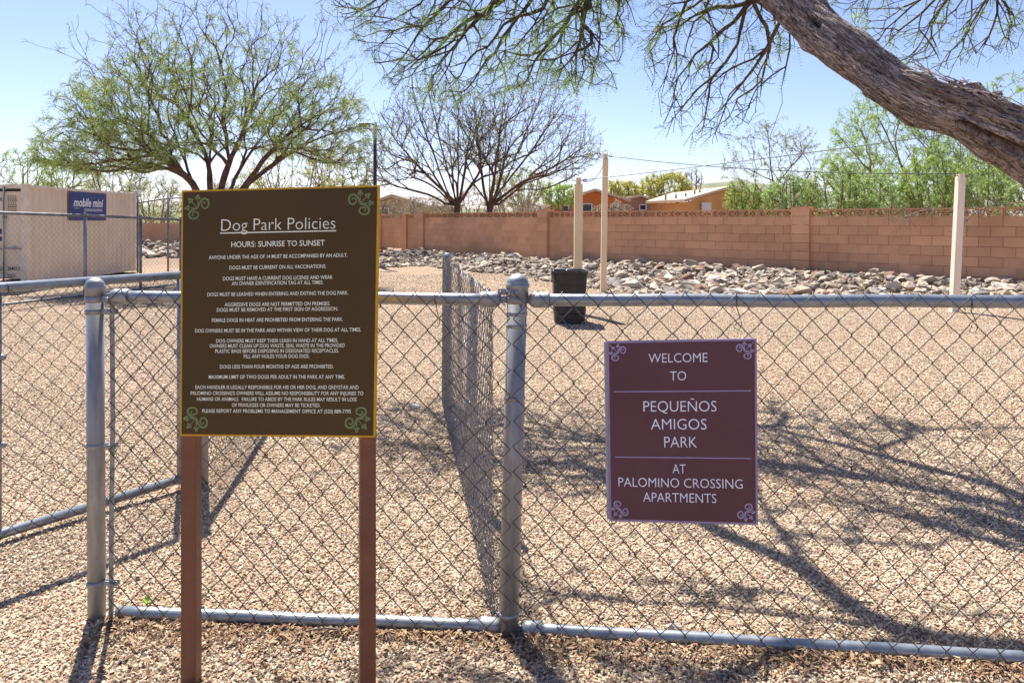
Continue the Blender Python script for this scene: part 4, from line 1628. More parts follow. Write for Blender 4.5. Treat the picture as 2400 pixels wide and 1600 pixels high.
DB = lboard((-CW, .038, CHH), (1, 0, 0), (0, 0, -1), CW, CHH)
DB.n = np.array((0, -1, 0))
mb = MB()
DB.text(mb, "284012 4", CW - .505, CHH - .42, .385, .10, .004, left=True, bold=.01)
DB.text(mb, "22G1", CW - .505, CHH - .235, .19, .10, .004, left=True, bold=.01)
DB.text(mb, "U", CW - .68, CHH - .42, .055, .10, .004, left=True, bold=.01)
DB.text(mb, "MOBU", CW - .98, CHH - .42, .24, .10, .004, left=True, bold=.01) if False else None
DB.text(mb, "GR.", CW - .735, CHH - 2.155, .13, .09, .004, left=True, bold=.01)
for k in range(5):
    w_ = .028
    for j in range(9):
        z0_ = .295 + j * .052
        DB.slab(mb, CW - .49 + k * .046, z0_, CW - .49 + k * .046 + w_ * (.6 + .4 * ((j * 7 + k * 3) % 3) / 2), z0_ + .034, .002, .004)
cpart("stencil_lettering", mb, M['black_ink'])
mb = MB(); DB.slab(mb, CW - .80, CHH - 1.46, CW - .635, CHH - 1.16, .002, .005); cpart("sticker", mb, M['blue'])
# blue company sign on the long side
SB = lboard((.012, 1.93, 2.47), (0, 1, 0), (0, 0, -1), 2.07, .80)
SB.n = np.array((1.0, 0, 0))
sg = MB(); SB.slab(sg, 0, 0, 2.07, .80, -.012, 0); sgo = cpart("company_sign", sg, M['blue'])
mb = MB(); SB.text(mb, "mobile mini", 1.04, .40, 1.66, .245, .003, bold=.028, shear=.22, capref="l")
SB.text(mb, "STORAGE SOLUTIONS", 1.30, .535, 1.02, .075, .003, bold=.02)
SB.slab(mb, .26, .455, .50, .465, .001, .003)
cpart("sign_lettering", mb, M['white'], sgo)

# ------------------------------------------------------------------ far houses
M['h_beige'] = mat('beige_stucco', (0.42, 0.33, 0.20), rough=.95, var=.08, scale=.6, spec=.1)
M['h_orange'] = mat('orange_stucco', (0.56, 0.17, 0.055), rough=.95, var=.1, scale=.6, spec=.1)
M['h_brown'] = mat('brown_stucco', (0.30, 0.18, 0.13), rough=.95, var=.08, scale=.6, spec=.1)
M['h_peach'] = mat('peach_stucco', (0.60, 0.30, 0.11), rough=.95, var=.08, scale=.6, spec=.1)
M['r_grey'] = mat('grey_shingle', (0.27, 0.26, 0.25), rough=.95, var=.2, scale=6, spec=.1)
M['r_tan'] = mat('tan_shingle', (0.50, 0.36, 0.26), rough=.95, var=.1, scale=6, spec=.1)
M['trim'] = mat('tan_trim', (0.52, 0.38, 0.25), rough=.8, var=.05)
M['glass'] = mat('dark_window_glass', (0.03, 0.035, 0.045), rough=.15, spec=.6, var=.1)
M['frame'] = mat('white_window_frame', (0.62, 0.58, 0.52), rough=.6, var=.05)


def house(label, lx, pk, rx, d_, depth, mw, mr, wins, ztrim=M['trim'], skew=0.0):
    L_, K, R2 = P(lx[0], lx[1], d_), P(pk[0], pk[1], d_), P(rx[0], rx[1], d_)
    h = thing("house", (K.x, d_, 0.1), label, "house")
    ov = .5
    mb = MB()
    zl, zr = L_.z - .22, R2.z - .22
    ix0, ix1 = L_.x + .5, R2.x - .5
    sl = (K.z - L_.z) / (K.x - L_.x); sr = (K.z - R2.z) / (R2.x - K.x)
    mb.prism([(ix0, d_ + ov, 0), (ix1, d_ + ov, 0), (ix1, d_ + ov, K.z - .26 - sr * (ix1 - K.x)), (K.x, d_ + ov, K.z - .26), (ix0, d_ + ov, K.z - .26 - sl * (K.x - ix0))], (skew, depth, 0))
    wl = mb.build("wall", mw, h)
    for A_, B_ in ((L_, K), (K, R2)):
        mb = MB()
        mb.prism([tuple(A_), tuple(B_), (B_.x, d_, B_.z - .20), (A_.x, d_, A_.z - .20)], (skew, depth + 2 * ov, 0))
        rf = mb.build("roof", mr, h)
        mb = MB()
        mb.prism([(A_.x, d_ - .03, A_.z + .01), (B_.x, d_ - .03, B_.z + .01), (B_.x, d_ - .03, B_.z - .24), (A_.x, d_ - .03, A_.z - .24)], (0, .028, 0))
        mb.build("barge_board", ztrim, rf)
    for (x0, y0, x1, y1) in wins:
        a_, b_ = P(x0, y0, d_ + ov), P(x1, y1, d_ + ov)
        mb = MB()
        w_, hh = b_.x - a_.x, a_.z - b_.z
        cx, cz = (a_.x + b_.x) / 2, (a_.z + b_.z) / 2
        for sx in (-1, 1):
            mb.box((cx + sx * w_ / 2, d_ + ov - .04, cz), (.10, .08, hh + .1))
            mb.box((cx, d_ + ov - .04, cz + sx * (hh / 2)), (w_ - .102, .075, .10))
        fr = mb.build("window", M['frame'], h)
        mb = MB(); mb.box((cx, d_ + ov - .02, cz), (w_ - .1, .03, hh - .1)); mb.build("pane", M['glass'], fr)
    return h


house("beige stucco house with a grey roof seen between the big sign and the bare mesquite", (800, 497), (917, 455), (1003, 481), 62, 12, M['h_beige'], M['r_grey'], [(942, 488, 951, 498), (892, 488, 911, 503)], skew=2)
hh_ = house("orange stucco house with low gable behind the two cream posts", (1279, 478), (1395, 442), (1479, 467), 66, 12, M['h_orange'], M['trim'], [(1318, 481, 1333, 496), (1365, 478, 1387, 496), (1431, 478, 1449, 492)])
house("small brown house wedged between the orange house and the peach house", (1450, 468), (1502, 456), (1560, 478), 84, 9, M['h_brown'], M['r_grey'], [(1499, 480, 1514, 492)])
# peach house seen from its corner
ph_ = thing("house", (15, 60, .1), "peach stucco house with a large tan roof left of the green shrubs", "house")
ce, cb = P(1605, 467, 60), P(1513, 471.5, 68)
rf0, rb0 = P(1713, 435.5, 63), P(1575, 452, 76)
re = P(1826, 470, 66)
dn = Vector((0, 0, -.22))
mb = MB(); mb.prism([tuple(ce), tuple(rf0), tuple(rb0), tuple(cb)], dn); rfo = mb.build("roof", M['r_tan'], ph_)
rbk = re + (rb0 - rf0)
mb = MB(); mb.prism([tuple(rf0), tuple(re), tuple(rbk), tuple(rb0)], dn); mb.build("roof", M['r_tan'], ph_)
ins = Vector((.35, .5, -.23))
a1, a2, a3 = ce + ins, rf0 + Vector((0, .6, -.26)), re + Vector((-.4, .5, -.24))
mb = MB(); mb.prism([(a1.x, a1.y, 0), tuple(a1), tuple(a2), tuple(a3), (a3.x, a3.y, 0)], Vector((-.02, .25, 0))); mb.build("gable_wall", M['h_peach'], ph_)
c2 = cb + Vector((.4, -.3, -.23))
mb = MB(); mb.prism([(a1.x, a1.y, 0), tuple(a1), tuple(c2), (c2.x, c2.y, 0)], Vector((.25, .1, 0))); mb.build("side_wall", M['h_peach'], ph_)
for (px, py, s_) in ((1584, 462, .25), (1607, 455, .12), (1628, 449, .15), (1640, 447, .15), (1560, 463, .3)):
    mb = MB(); q = P(px, py, 64); mb.tube([(q.x, q.y, q.z - .4), (q.x, q.y, q.z + s_)], .09, 8); mb.build("roof_vent", M['r_grey'], rfo)
fr = MB(); q = P(1655, 486, 61.2); fr.box((q.x, q.y - .1, q.z), (.8, .1, .8)); fo = fr.build("window", M['frame'], ph_)
fr = MB(); fr.box((q.x, q.y - .17, q.z), (.6, .04, .6)); fr.build("pane", M['frame'], fo)

# ------------------------------------------------------------------ street light
sl = thing("street_lamp", (P(879, 500, 22).x, 22, .0), "dark street lamp pole rising behind the right edge of the big sign", "street lamp")
q = P(879, 288, 22)
mb = MB(); mb.tube([(q.x, 22, -.1), (q.x, 22, q.z)], [.065, .05], 12); mb.build("pole", M['lamp'], sl)
mb = MB(); mb.tube([(q.x, 22, q.z - .08), (q.x - .12, 22, q.z - .03), (q.x - .2, 22, q.z - .04)], .025, 8); mb.build("arm", M['lamp'], sl)
mb = MB(); loft(mb, [rrect(.30, .24, .06, 0), rrect(.36, .28, .08, .05), rrect(.30, .24, .08, .10), rrect(.12, .1, .04, .13)], (q.x - .32, 22, q.z - .12), True)
mb.build("lamp_head", M['lamp'], sl)


# ------------------------------------------------------------------ trees
def grow(roots, targets, rs, step=.25, wig=.06, alpha=.35, rtip=.004, expo=.48, rmax=None, up=.15, dirpen=.5):
    """roots: list of polylines (first points are bases). Each target is joined to the nearest node by a curved twig."""
    pos, par, chains, plen, tang = [], [], [], [], []
    for rt in roots:
        rt = [np.array(tuple(p), float) for p in rt]
        # attach to nearest existing node if it starts near one
        start = -1
        if pos:
            dd = np.linalg.norm(np.array(pos) - rt[0], axis=1)
            if dd.min() < .35:
                start = int(dd.argmin())
        pts = []
        for a_, b_ in zip(rt[:-1], rt[1:]):
            n = max(1, int(np.linalg.norm(b_ - a_) / step))
            for i in range(n):
                pts.append(a_ + (b_ - a_) * i / n)
        pts.append(rt[-1])
        pts = np.array(pts)
        if len(pts) > 4:       # smooth and wiggle
            for _ in range(2):
                pts[1:-1] = (pts[:-2] + 2 * pts[1:-1] + pts[2:]) / 4
            pts[1:-1] += rs.normal(0, wig * step * .5, pts[1:-1].shape)
        ch = []
        prev = start
        if start >= 0:
            ch.append(start)
        for i, p in enumerate(pts):
            if start >= 0 and i == 0:
                continue
            pos.append(p); par.append(prev)
            plen.append((plen[prev] + np.linalg.norm(p - pos[prev])) if prev >= 0 else 0)
            t = (p - pos[prev]) if prev >= 0 else (pts[min(1, len(pts) - 1)] - pts[0])
            tang.append(t / (np.linalg.norm(t) + 1e-9))
            prev = len(pos) - 1
            ch.append(prev)
        chains.append(ch)
    cap = 60000
    PA = np.zeros((cap, 3)); PL = np.zeros(cap); TA = np.zeros((cap, 3)); PR = np.full(cap, -1)
    n = len(pos)
    PA[:n] = pos; PL[:n] = plen; TA[:n] = tang; PR[:n] = par
    base = PA[0]
    dist = np.linalg.norm(targets - base, axis=1) + rs.normal(0, .3, len(targets))
    for ti in np.argsort(dist):
        tgt = targets[ti]
        if n > cap - 80:
            break
        v = tgt - PA[:n]
        dd = np.linalg.norm(v, axis=1)
        cosv = (v * TA[:n]).sum(1) / (dd + 1e-9)
        cost = dd * (1 + dirpen * (1 - cosv)) + alpha * PL[:n]
        j = int(cost.argmin())
        D = dd[j]
        if D < .04:
            continue
        k = max(2, int(D / step))
        p0, t0 = PA[j], TA[j]
        c1 = p0 + t0 * D * .4
        c2 = tgt - (tgt - c1) * .35 - np.array((0, 0, up)) * D * .4
        tt = (np.arange(1, k + 1) / k)[:, None]
        pts = (1 - tt) ** 3 * p0 + 3 * (1 - tt) ** 2 * tt * c1 + 3 * (1 - tt) * tt ** 2 * c2 + tt ** 3 * tgt
        pts += rs.normal(0, wig * min(step, D / k), pts.shape)
        ch = [j]
        prev = j
        for p in pts:
            PA[n] = p; PR[n] = prev
            dl = np.linalg.norm(p - PA[prev])
            PL[n] = PL[prev] + dl
            TA[n] = (p - PA[prev]) / (dl + 1e-9)
            ch.append(n)
            prev = n
            n += 1
        chains.append(ch)
    cnt = np.zeros(n)
    haskid = np.zeros(n, bool)
    haskid[PR[:n][PR[:n] >= 0]] = True
    cnt[~haskid] = 1
    for i in range(n - 1, -1, -1):
        if PR[i] >= 0:
            cnt[PR[i]] += cnt[i]
    rad = rtip * np.maximum(cnt, 1) ** expo
    if rmax:
        rad = np.minimum(rad, rmax)
    return PA[:n], PR[:n], rad, cnt, chains, TA[:n]


def tubes(PA, rad, chains, k_thin=3, thr=.02):
    VV, FF, n0 = [], [], 0
    for ch in chains:
        if len(ch) < 2:
            continue
        pts = PA[ch]
        r = rad[ch].copy()
        if len(r) > 1:
            r[0] = min(r[0], r[1] * 1.35)
        k = k_thin if r.max() < thr else (6 if r.max() < thr * 4 else 12)
        t = np.gradient(pts, axis=0)
        t /= np.linalg.norm(t, axis=1)[:, None] + 1e-9
        u = np.cross(t, np.array((.31, .87, .2)))
        nn = np.linalg.norm(u, axis=1)[:, None]
        u = u / (nn + 1e-9)
        w = np.cross(t, u)
        th = np.linspace(0, 2 * math.pi, k, endpoint=False)
        v = pts[:, None, :] + r[:, None, None] * (np.cos(th)[None, :, None] * u[:, None, :] + np.sin(th)[None, :, None] * w[:, None, :])
        VV.append(v.reshape(-1, 3))
        m_ = len(pts)
        i0 = np.arange(m_ - 1)[:, None] * k + np.arange(k)[None, :]
        i1 = np.arange(m_ - 1)[:, None] * k + (np.arange(k)[None, :] + 1) % k
        FF.append(np.stack([i0, i1, i1 + k, i0 + k], -1).reshape(-1, 4) + n0)
        n0 += m_ * k
    return np.vstack(VV), np.vstack(FF)


def leaf_cards(P0, dirs, rs, L=(.06, .13), W=(.008, .018), droop=.3, spread=1.0):
    """narrow rhombic leaves, one per given point"""
    n = len(P0)
    d = rs.normal(0, 1, (n, 3)) * spread + dirs * .8
    d[:, 2] -= droop
    d /= np.linalg.norm(d, axis=1)[:, None]
    s_ = np.cross(d, rs.normal(0, 1, (n, 3)))
    s_ /= np.linalg.norm(s_, axis=1)[:, None] + 1e-9
    ln = rs.uniform(L[0], L[1], n)[:, None]
    wd = rs.uniform(W[0], W[1], n)[:, None]
    a_ = P0
    b_ = P0 + d * ln * .45 + s_ * wd
    c_ = P0 + d * ln + np.array((0, 0, -1)) * ln * .12
    e_ = P0 + d * ln * .5 - s_ * wd
    v = np.stack([a_, b_, c_, e_], 1).reshape(-1, 3)
    f = np.arange(4 * n).reshape(-1, 4)
    return v, f


def foliate(PA, PR, cnt, TA, rs, per, maxcnt=2.5, keep=None):
    idx = np.where((cnt <= maxcnt) & (PR >= 0))[0]
    if keep is not None:
        idx = idx[keep(PA[idx])]
    m_ = rs.poisson(per, len(idx))
    rep = np.repeat(idx, m_)
    t = rs.random(len(rep))[:, None]
    p = PA[rep] * (1 - t) + PA[PR[rep]] * t
    return p, TA[rep]


def ell(n, c, r, rs, shell=.55, zmin=None, bias=None):
    out = []
    while len(out) < n:
        v = rs.normal(0, 1, 3)
        v /= np.linalg.norm(v)
        q = v * (rs.random() ** (1 / 3) * (1 - shell) + shell * rs.uniform(.75, 1.05))
        p = np.array(c) + q * np.array(r)
        if zmin is not None and p[2] < zmin(p) if callable(zmin) else (zmin is not None and p[2] < zmin):
            continue
        out.append(p)
    return np.array(out)


def tree(name, label, base, roots, targets, rs, bark, leafm, per, leafkw, step=.25, group=None, cat="tree", crown="foliage", maxcnt=2.5, keep=None, **kw):
    t = thing(name, tuple(base), label, cat, group)
    PA, PR, rad, cnt, ch, TA = grow(roots, targets, rs, step=step, **kw)
    v, f = tubes(PA, rad, ch)
    fast_mesh("trunk" if cat == "tree" else "stems", v, f, bark, t, smooth=True)
    p, d = foliate(PA, PR, cnt, TA, rs, per, maxcnt, keep)
    if len(p):
        v, f = leaf_cards(p, d, rs, **leafkw)
        o = fast_mesh(crown, v, f, leafm, t)
    return t, PA, PR, rad, cnt, TA


def PX(pts, d_, rs=None, jit=0):
    """polyline from photo pixels at depth d_ (or list of depths)"""
    out = []
    for i, q in enumerate(pts):
        dd = q[2] if len(q) > 2 else d_
        v = P(q[0], q[1], dd)
        out.append(np.array(tuple(v)))
    return out


# --- T1 big mesquite behind the sign
rs = np.random.default_rng(101)
b1 = P(510, 690, 16)
bz = -.1
B1 = (b1.x, 16, bz)
roots = [
    [(B1[0], 16, bz)] + PX([(508, 600), (500, 520), (470, 450, 15.7), (430, 410, 15.4), (386, 372, 15.2), (333, 352, 15)], 16),
    PX([(500, 520), (494, 440, 16.1), (492, 380, 16.2), (462, 320, 16.3), (425, 260, 16.3), (400, 215, 16.4)], 16),
    PX([(505, 545), (515, 450, 16), (535, 385, 15.8), (560, 330, 15.6), (590, 270, 15.4), (600, 200, 15.3)], 16),
    PX([(500, 520), (486, 440, 16.6), (490, 380, 17), (500, 300, 17.2), (505, 220, 17.3), (500, 150, 17.3)], 16),
    PX([(486, 560), (470, 470, 16.3), (440, 400, 16.6), (420, 340, 16.8), (395, 280, 17)], 16),
    PX([(512, 560), (530, 480, 16.3), (548, 420, 16.6), (590, 350, 16.8), (650, 280, 17), (690, 220, 17)], 16),
    PX([(512, 560), (560, 450, 15.8), (600, 400, 15.7), (640, 345, 15.5), (700, 295, 15.4), (760, 265, 15.3)], 16),
    PX([(570, 440, 15.8), (620, 400, 16.1), (680, 360, 16.3), (750, 320, 16.4), (820, 305, 16.5)], 16),
    PX([(430, 410, 15.4), (370, 330, 15), (310, 290, 14.7), (250, 270, 14.5)], 16),
    PX([(535, 385, 15.8), (480, 330, 15.1), (450, 270, 14.6), (430, 200, 14.2)], 16),
]


def t1low(p):
    # crown skirt: lowest height by horizontal pixel
    px = 1200 + p[0] / p[1] * F
    y = np.interp(px, [100, 200, 330, 430, 520, 600, 700, 860], [385, 408, 405, 370, 350, 350, 372, 400])
    return CH - (y - HY) / F * p[1]


spk = []
for k in range(420):
    a_ = rs.uniform(.12, math.pi - .12); e_ = rs.normal(0, .5); g_ = rs.uniform(.95, 1.13) * (1 + .06 * math.sin(a_ * 9 + 1))
    if math.cos(a_) < -.70: continue
    spk.append((-6.5 + 3.4 * g_ * math.cos(a_), 16 + 1.8 * e_, 2.4 + 3.85 * g_ * math.sin(a_) * math.sqrt(max(.05, 1 - min(1, abs(e_)) ** 2 * .6))))
tg = np.vstack([np.array(spk), ell(2700, (-6.5, 16, 2.35), (3.35, 2.6, 3.85), rs, .40, t1low), ell(800, (-7.3, 15.7, 2.9), (2.8, 2.0, 2.1), rs, .3, t1low),
                ell(520, (-8.5, 15.6, 2.65), (1.7, 1.2, 1.0), rs, .4, t1low), ell(700, (-4.25, 16.2, 3.3), (1.25, 1.3, 1.5), rs, .3, t1low), ell(300, (-7.6, 16, 4.4), (1.3, 1.3, 1.0), rs, .2)])
tree("mesquite_tree", "large green mesquite tree spreading above the big brown sign", B1, roots, tg, rs, M['bark_far'], M['leaf_mesquite'], 13,
     dict(L=(.09, .20), W=(.0035, .007), droop=.25, spread=.75), step=.20, rtip=.0036, expo=.455, rmax=.12, wig=.08, alpha=.24, dirpen=1.1, crown="crown", maxcnt=1.5,
     keep=lambda q: rs.random(len(q)) < np.clip((.30 + .70 * (np.sin(q[:, 0] * 2.3 + 1 + .6 * q[:, 1]) * np.cos(q[:, 2] * 2.7 + q[:, 1] * 1.3) > -.15)) * np.interp(q[:, 2], [2, 4, 5, 6.3], [1.0, .95, .6, .35]) * np.interp(q[:, 0], [-9, -7, -5, -3.4], [1.05, 1.0, .7, .55]), 0, 1))

# --- T2 bare twin mesquite behind the wall
for tno, (base_px, stem, ends, cen, rad_, n_, lb) in enumerate((
    (1072, [(1072, 585), (1070, 505)], [(862, 400, -60), (885, 350, -50), (905, 300, -38), (935, 255, -28), (965, 215, -20), (1000, 190, -12), (1040, 170, -4), (1075, 165, 4), (880, 445, -60), (1115, 210, 12), (1160, 330, 26)],
     (-2.75, 28, 3.1), (3.3, 2.6, 3.9), 2600, "left one of the two bare spreading mesquites behind the block wall"),
    (1146, [(1150, 585), (1147, 505)], [(1105, 190, -12), (1150, 160, 0), (1190, 160, 8), (1232, 175, 16), (1280, 195, 24), (1330, 225, 36), (1382, 260, 46), (1425, 300, 55), (1400, 350, 60), (1340, 412, 60), (1100, 400, -26)],
     (.45, 28, 3.1), (3.35, 2.6, 3.9), 2600, "right one of the two bare spreading mesquites behind the block wall"))):
    rs = np.random.default_rng(200 + tno)
    roots = [PX([stem[0], stem[1], (stem[1][0] + 2, 480)], 28.5)]
    roots[0][0][2] = 0
    for i, (ex, ey, lean) in enumerate(ends):
        bx, by = stem[1][0] + lean * .10, 492 - (i % 3) * 9
        dz = 1.6 * math.sin(i * 2.4)
        mid1 = (bx + lean * .75 + (ex - bx) * .08, by - 40 - (i % 2) * 12, 28.5 + dz * .25)
        mid2 = (bx + (ex - bx) * .55 + lean * .25, by + (ey - by) * .55, 28.5 + dz * .7)
        roots.append(PX([(bx, by, 28.5), mid1, mid2, (ex, ey, 28.5 + dz)], 28.5))

    def t2low(p):
        px = 1200 + p[0] / p[1] * F
        y = np.interp(px, [850, 900, 1000, 1100, 1200, 1330, 1430], [440, 440, 420, 380, 400, 430, 360])
        return CH - (y - HY) / F * p[1]
    tg = ell(n_, cen, rad_, rs, .45, t2low)
    tree("mesquite_tree", lb, (roots[0][0][0], 28.5, .1), roots, tg, rs, M['bark_far'], M['leaf_sparse'], .9,
         dict(L=(.10, .24), W=(.008, .016), droop=.2), step=.32, rtip=.0052, expo=.43, rmax=.17, wig=.07, alpha=.16, dirpen=2.0, maxcnt=1.5, crown="crown", up=.25)

# --- trees and shrubs behind the wall, right
rs = np.random.default_rng(301)
tree("young_mesquite_tree", "slender young tree with one bent stem left of the wall pillar", P(1855, 560, 20), [
    PX([(1858, 560), (1850, 505), (1832, 460), (1808, 425), (1806, 380), (1800, 330), (1795, 285)], 20),
    PX([(1808, 425), (1770, 398), (1730, 390), (1700, 395)], 20), PX([(1815, 435), (1850, 395), (1890, 350), (1915, 305)], 20)],
    np.vstack([ell(420, tuple(P(1805, 385, 20)), (1.4, .9, 1.35), rs, .4), ell(60, tuple(P(1880, 330, 20)), (.5, .4, .5), rs, .3)]),
    rs, M['bark_far'], M['leaf_olive'], 4.5, dict(L=(.06, .14), W=(.005, .009), droop=.1), step=.18, rtip=.0035, expo=.42, rmax=.05, wig=.12, crown="crown")
rs = np.random.default_rng(302)
tree("mesquite_tree", "airy light green tree behind the wall under the big leaning limb", P(2135, 540, 24), [
    PX([(2140, 560), (2135, 500), (2130, 440), (2110, 380), (2085, 330), (2060, 280)], 24),
    PX([(2135, 500), (2165, 440), (2175, 370), (2190, 310), (2200, 260)], 24),
    PX([(2120, 500), (2080, 455), (2040, 400), (1990, 350), (1960, 310)], 24), PX([(2150, 500), (2210, 440), (2270, 390), (2310, 330)], 24)],
    np.vstack([ell(1500, tuple(P(2110, 365, 24)), (2.5, 1.6, 2.5), rs, .35), ell(300, tuple(P(2290, 390, 24)), (1.6, 1.2, 1.4), rs, .35)]),
    rs, M['bark_grey'], M['leaf_soft'], 8.5, dict(L=(.10, .22), W=(.006, .012), droop=.15), step=.25, rtip=.005, expo=.42, rmax=.09, wig=.10, crown="crown")
rs = np.random.default_rng(303)
tree("mesquite_tree", "green tree at the right edge partly hidden by the big limb", P(2420, 540, 22), [
    PX([(2420, 560), (2415, 470), (2400, 380), (2370, 290), (2340, 230)], 22), PX([(2415, 470), (2460, 380), (2480, 280)], 22)],
    np.vstack([ell(420, tuple(P(2390, 300, 22)), (1.6, 1.4, 1.9), rs, .3), ell(320, tuple(P(2370, 430, 22)), (1.8, 1.3, .9), rs, .3)]), rs, M['bark_grey'], M['leaf_soft'], 6.0,
    dict(L=(.08, .16), W=(.009, .017), droop=.15), step=.25, rtip=.006, expo=.42, rmax=.12, crown="crown")

shr = "green shrubs growing behind the block wall"


def bush(label, cx, cy, d_, rx, rz_, n, leafm, per, seed, group=None, bark='bark_grey', kw=None, ry=None, name="shrub", nst=7, loose=.62):
    rs = np.random.default_rng(seed)
    c = P(cx, cy, d_)
    base = Vector((c.x, d_, 0.1))
    roots = []
    for k in range(nst):
        a_ = rs.uniform(0, 6.28)
        e = np.array((c.x + rx * .7 * math.cos(a_), d_ + rx * .4 * math.sin(a_), c.z + rz_ * rs.uniform(.1, 1.1)))
        b_ = np.array((c.x + rx * .15 * math.cos(a_), d_ + .1 * math.sin(a_), .05))
        roots.append([b_, (b_ + e) / 2 + rs.normal(0, .05 * rx, 3), e])
    tg = ell(n, tuple(c), (rx, ry or rx * .7, rz_), rs, .35)
    sc_ = np.interp(np.sin(tg[:, 0] * 5.3 / rx + seed) + .7 * np.sin(tg[:, 1] * 4.1 + seed * 2), [-1.6, 1.6], [.78, 1.38])
    tg[:, 2] = c.z + (tg[:, 2] - c.z) * np.where(tg[:, 2] > c.z, sc_, 1)
    tg = tg[tg[:, 2] > .2]
    per = per * loose
    k2 = dict(L=(.06 * d_ / 20, .15 * d_ / 20), W=(.007 * d_ / 20, .014 * d_ / 20), droop=.1)
    if kw: k2.update(kw)
    sc = d_ / 22
    tree(name, label, base, roots, tg, rs, M[bark], leafm, per, k2, step=.22 * sc, rtip=.0055 * sc, expo=.4, rmax=.05 * sc, group=group, cat="shrub", wig=.1)


bush("yellow green shrub in front of the peach house", 1745, 468, 20.5, .62, .52, 240, M['leaf_bright'], 12, 401, shr, loose=.45)
bush("dense dark green shrub behind the wall left of the wall pillar", 1860, 466, 19.6, .85, .68, 420, M['leaf_soft'], 11, 402, shr)
bush("bushy green shrub just right of the wall pillar", 1965, 455, 18.6, .95, .78, 480, M['leaf_bright'], 10, 403, shr, loose=.5)
bush("pale green shrub behind the wall between pillar and off white post", 2060, 468, 18.0, .85, .62, 420, M['leaf_soft'], 11, 404, shr)
bush("tall bright green shrub directly left of the off white post", 2185, 440, 17.5, .85, .85, 560, M['leaf_bright'], 12, 405, shr)
bush("loose green shrub directly right of the off white post", 2305, 450, 16.8, .85, .75, 480, M['leaf_bright'], 10, 406, shr)
bush("green shrub behind the wall at the right edge", 2440, 465, 16, 1.0, .75, 260, M['leaf_soft'], 10, 407, shr)
bush("tall pale feathery shrub behind the shrubs right of the wall pillar", 2020, 432, 26, 1.2, .95, 330, M['leaf_soft'], 7, 422, shr, loose=.6)
bush("wispy pale green shrub behind the off white post", 2260, 425, 24, 1.1, .9, 330, M['leaf_soft'], 7, 423, shr, loose=.6)
bush("low green shrub hiding the end of the peach house", 1770, 478, 26, .8, .45, 160, M['leaf_bright'], 9, 408, shr)
# bare dry branches hanging over the wall
for k, (pts, lb) in enumerate((([(2200, 500, 15.3), (2165, 492, 15.0), (2135, 500, 14.8), (2110, 528, 14.7)], "dry bare twigs hanging over the wall left of the off white post"),
                               ([(2420, 470, 14.4), (2370, 478, 14.2), (2320, 480, 14.2), (2280, 498, 14.2), (2250, 530, 14.2)], "dry bare twigs lying over the wall top right of the off white post"))):
    rs = np.random.default_rng(500 + k)
    c = PX(pts, 15)
    r_ = c
    cc = c[2]
    tg = np.vstack([ell(60, tuple(cc), (.75, .25, .22), rs, .2), ell(20, tuple(c[-1]), (.35, .2, .28), rs, .2)])
    ti = thing("dry_branch", tuple(c[0]), lb, "branch", "dry twigs over the wall")
    PA, PR, rad, cnt, ch, TA = grow([r_], tg, rs, step=.12, rtip=.0035, expo=.35, up=-.2, wig=.15)
    v, f = tubes(PA, rad, ch)
    fast_mesh("twigs", v, f, M['bark_grey'], ti, smooth=True)

# background growth, left and centre
bgl = "trees far behind the container"
for args in (
    ("airy pale green tree behind the container at the left edge", 45, 405, 44, 2.6, 1.35, 300, M['leaf_soft'], 5, 601),
    ("sparse olive tree right above the container front corner", 165, 410, 46, 2.2, 1.1, 260, M['leaf_soft'], 5, 602),
    ("grey green brush tree above the rear half of the container", 275, 425, 42, 2.0, 1.2, 300, M['leaf_olive'], 5, 603),
):
    bush(args[0], *args[1:4], args[4], args[5], args[6], args[7], args[8], args[9], bgl, name="shrub")
bush("thin olive brush behind the tall fence beside the container", 360, 468, 40, 2.0, 1.3, 320, M['leaf_olive'], 5, 604)
bush("yellow green palo verde rising behind the right half of the big sign", 690, 405, 30, 2.3, 1.35, 420, M['leaf_yellow'], 6, 605, kw=dict(W=(.008, .018)))
bush("yellowish brush tree between the big sign and the street lamp", 800, 395, 34, 1.9, 1.3, 300, M['leaf_sparse'], 6, 606)
bush("dull olive brush low behind the big sign", 580, 455, 36, 2.4, 1.0, 260, M['leaf_olive'], 5, 607)
bush("grey green desert tree behind the right bare mesquite", 1215, 445, 46, 2.0, 1.3, 380, M['leaf_olive'], 7, 608)
bush("bright green tree crown just left of the orange house", 1310, 458, 58, 1.8, 1.0, 260, M['leaf_bright'], 9, 609)
bush("yellow palo verde crown directly behind the orange house", 1462, 448, 98, 2.6, 1.35, 230, M['leaf_yellow'], 9, 610)
bush("rounded yellow green palo verde between orange and peach houses", 1560, 440, 96, 3.6, 2.0, 420, M['leaf_yellow'], 9, 611)
bush("thin grey bare bush above the peach roof", 1625, 420, 110, 1.8, 1.6, 120, M['leaf_dry'], .6, 612)
for k, (cx, cy, d_, rx, rz_) in enumerate(((930, 492, 34, 1.7, .5), (1010, 490, 36, 1.6, .6), (1100, 482, 38, 2.0, .8), (1190, 488, 40, 1.7, .7), (1245, 494, 42, 1.1, .4))):
    bush(["dry tan brush in front of the beige house", "dry tan brush left of the bare mesquite trunks", "tall dry brush between the two bare mesquite trunks",
          "dry tan brush right of the bare mesquite trunks", "low dry brush left of the orange house wall"][k], cx, cy, d_, rx, rz_, 200, M['leaf_dry'], 5, 620 + k, "dry brush behind the block wall",
         kw=dict(W=(.010, .02), droop=-.3))
bush("wispy yellow dry bush in front of the orange house", 1435, 490, 44, 1.3, .42, 120, M['leaf_dry'], 5, 630, "dry brush behind the block wall")
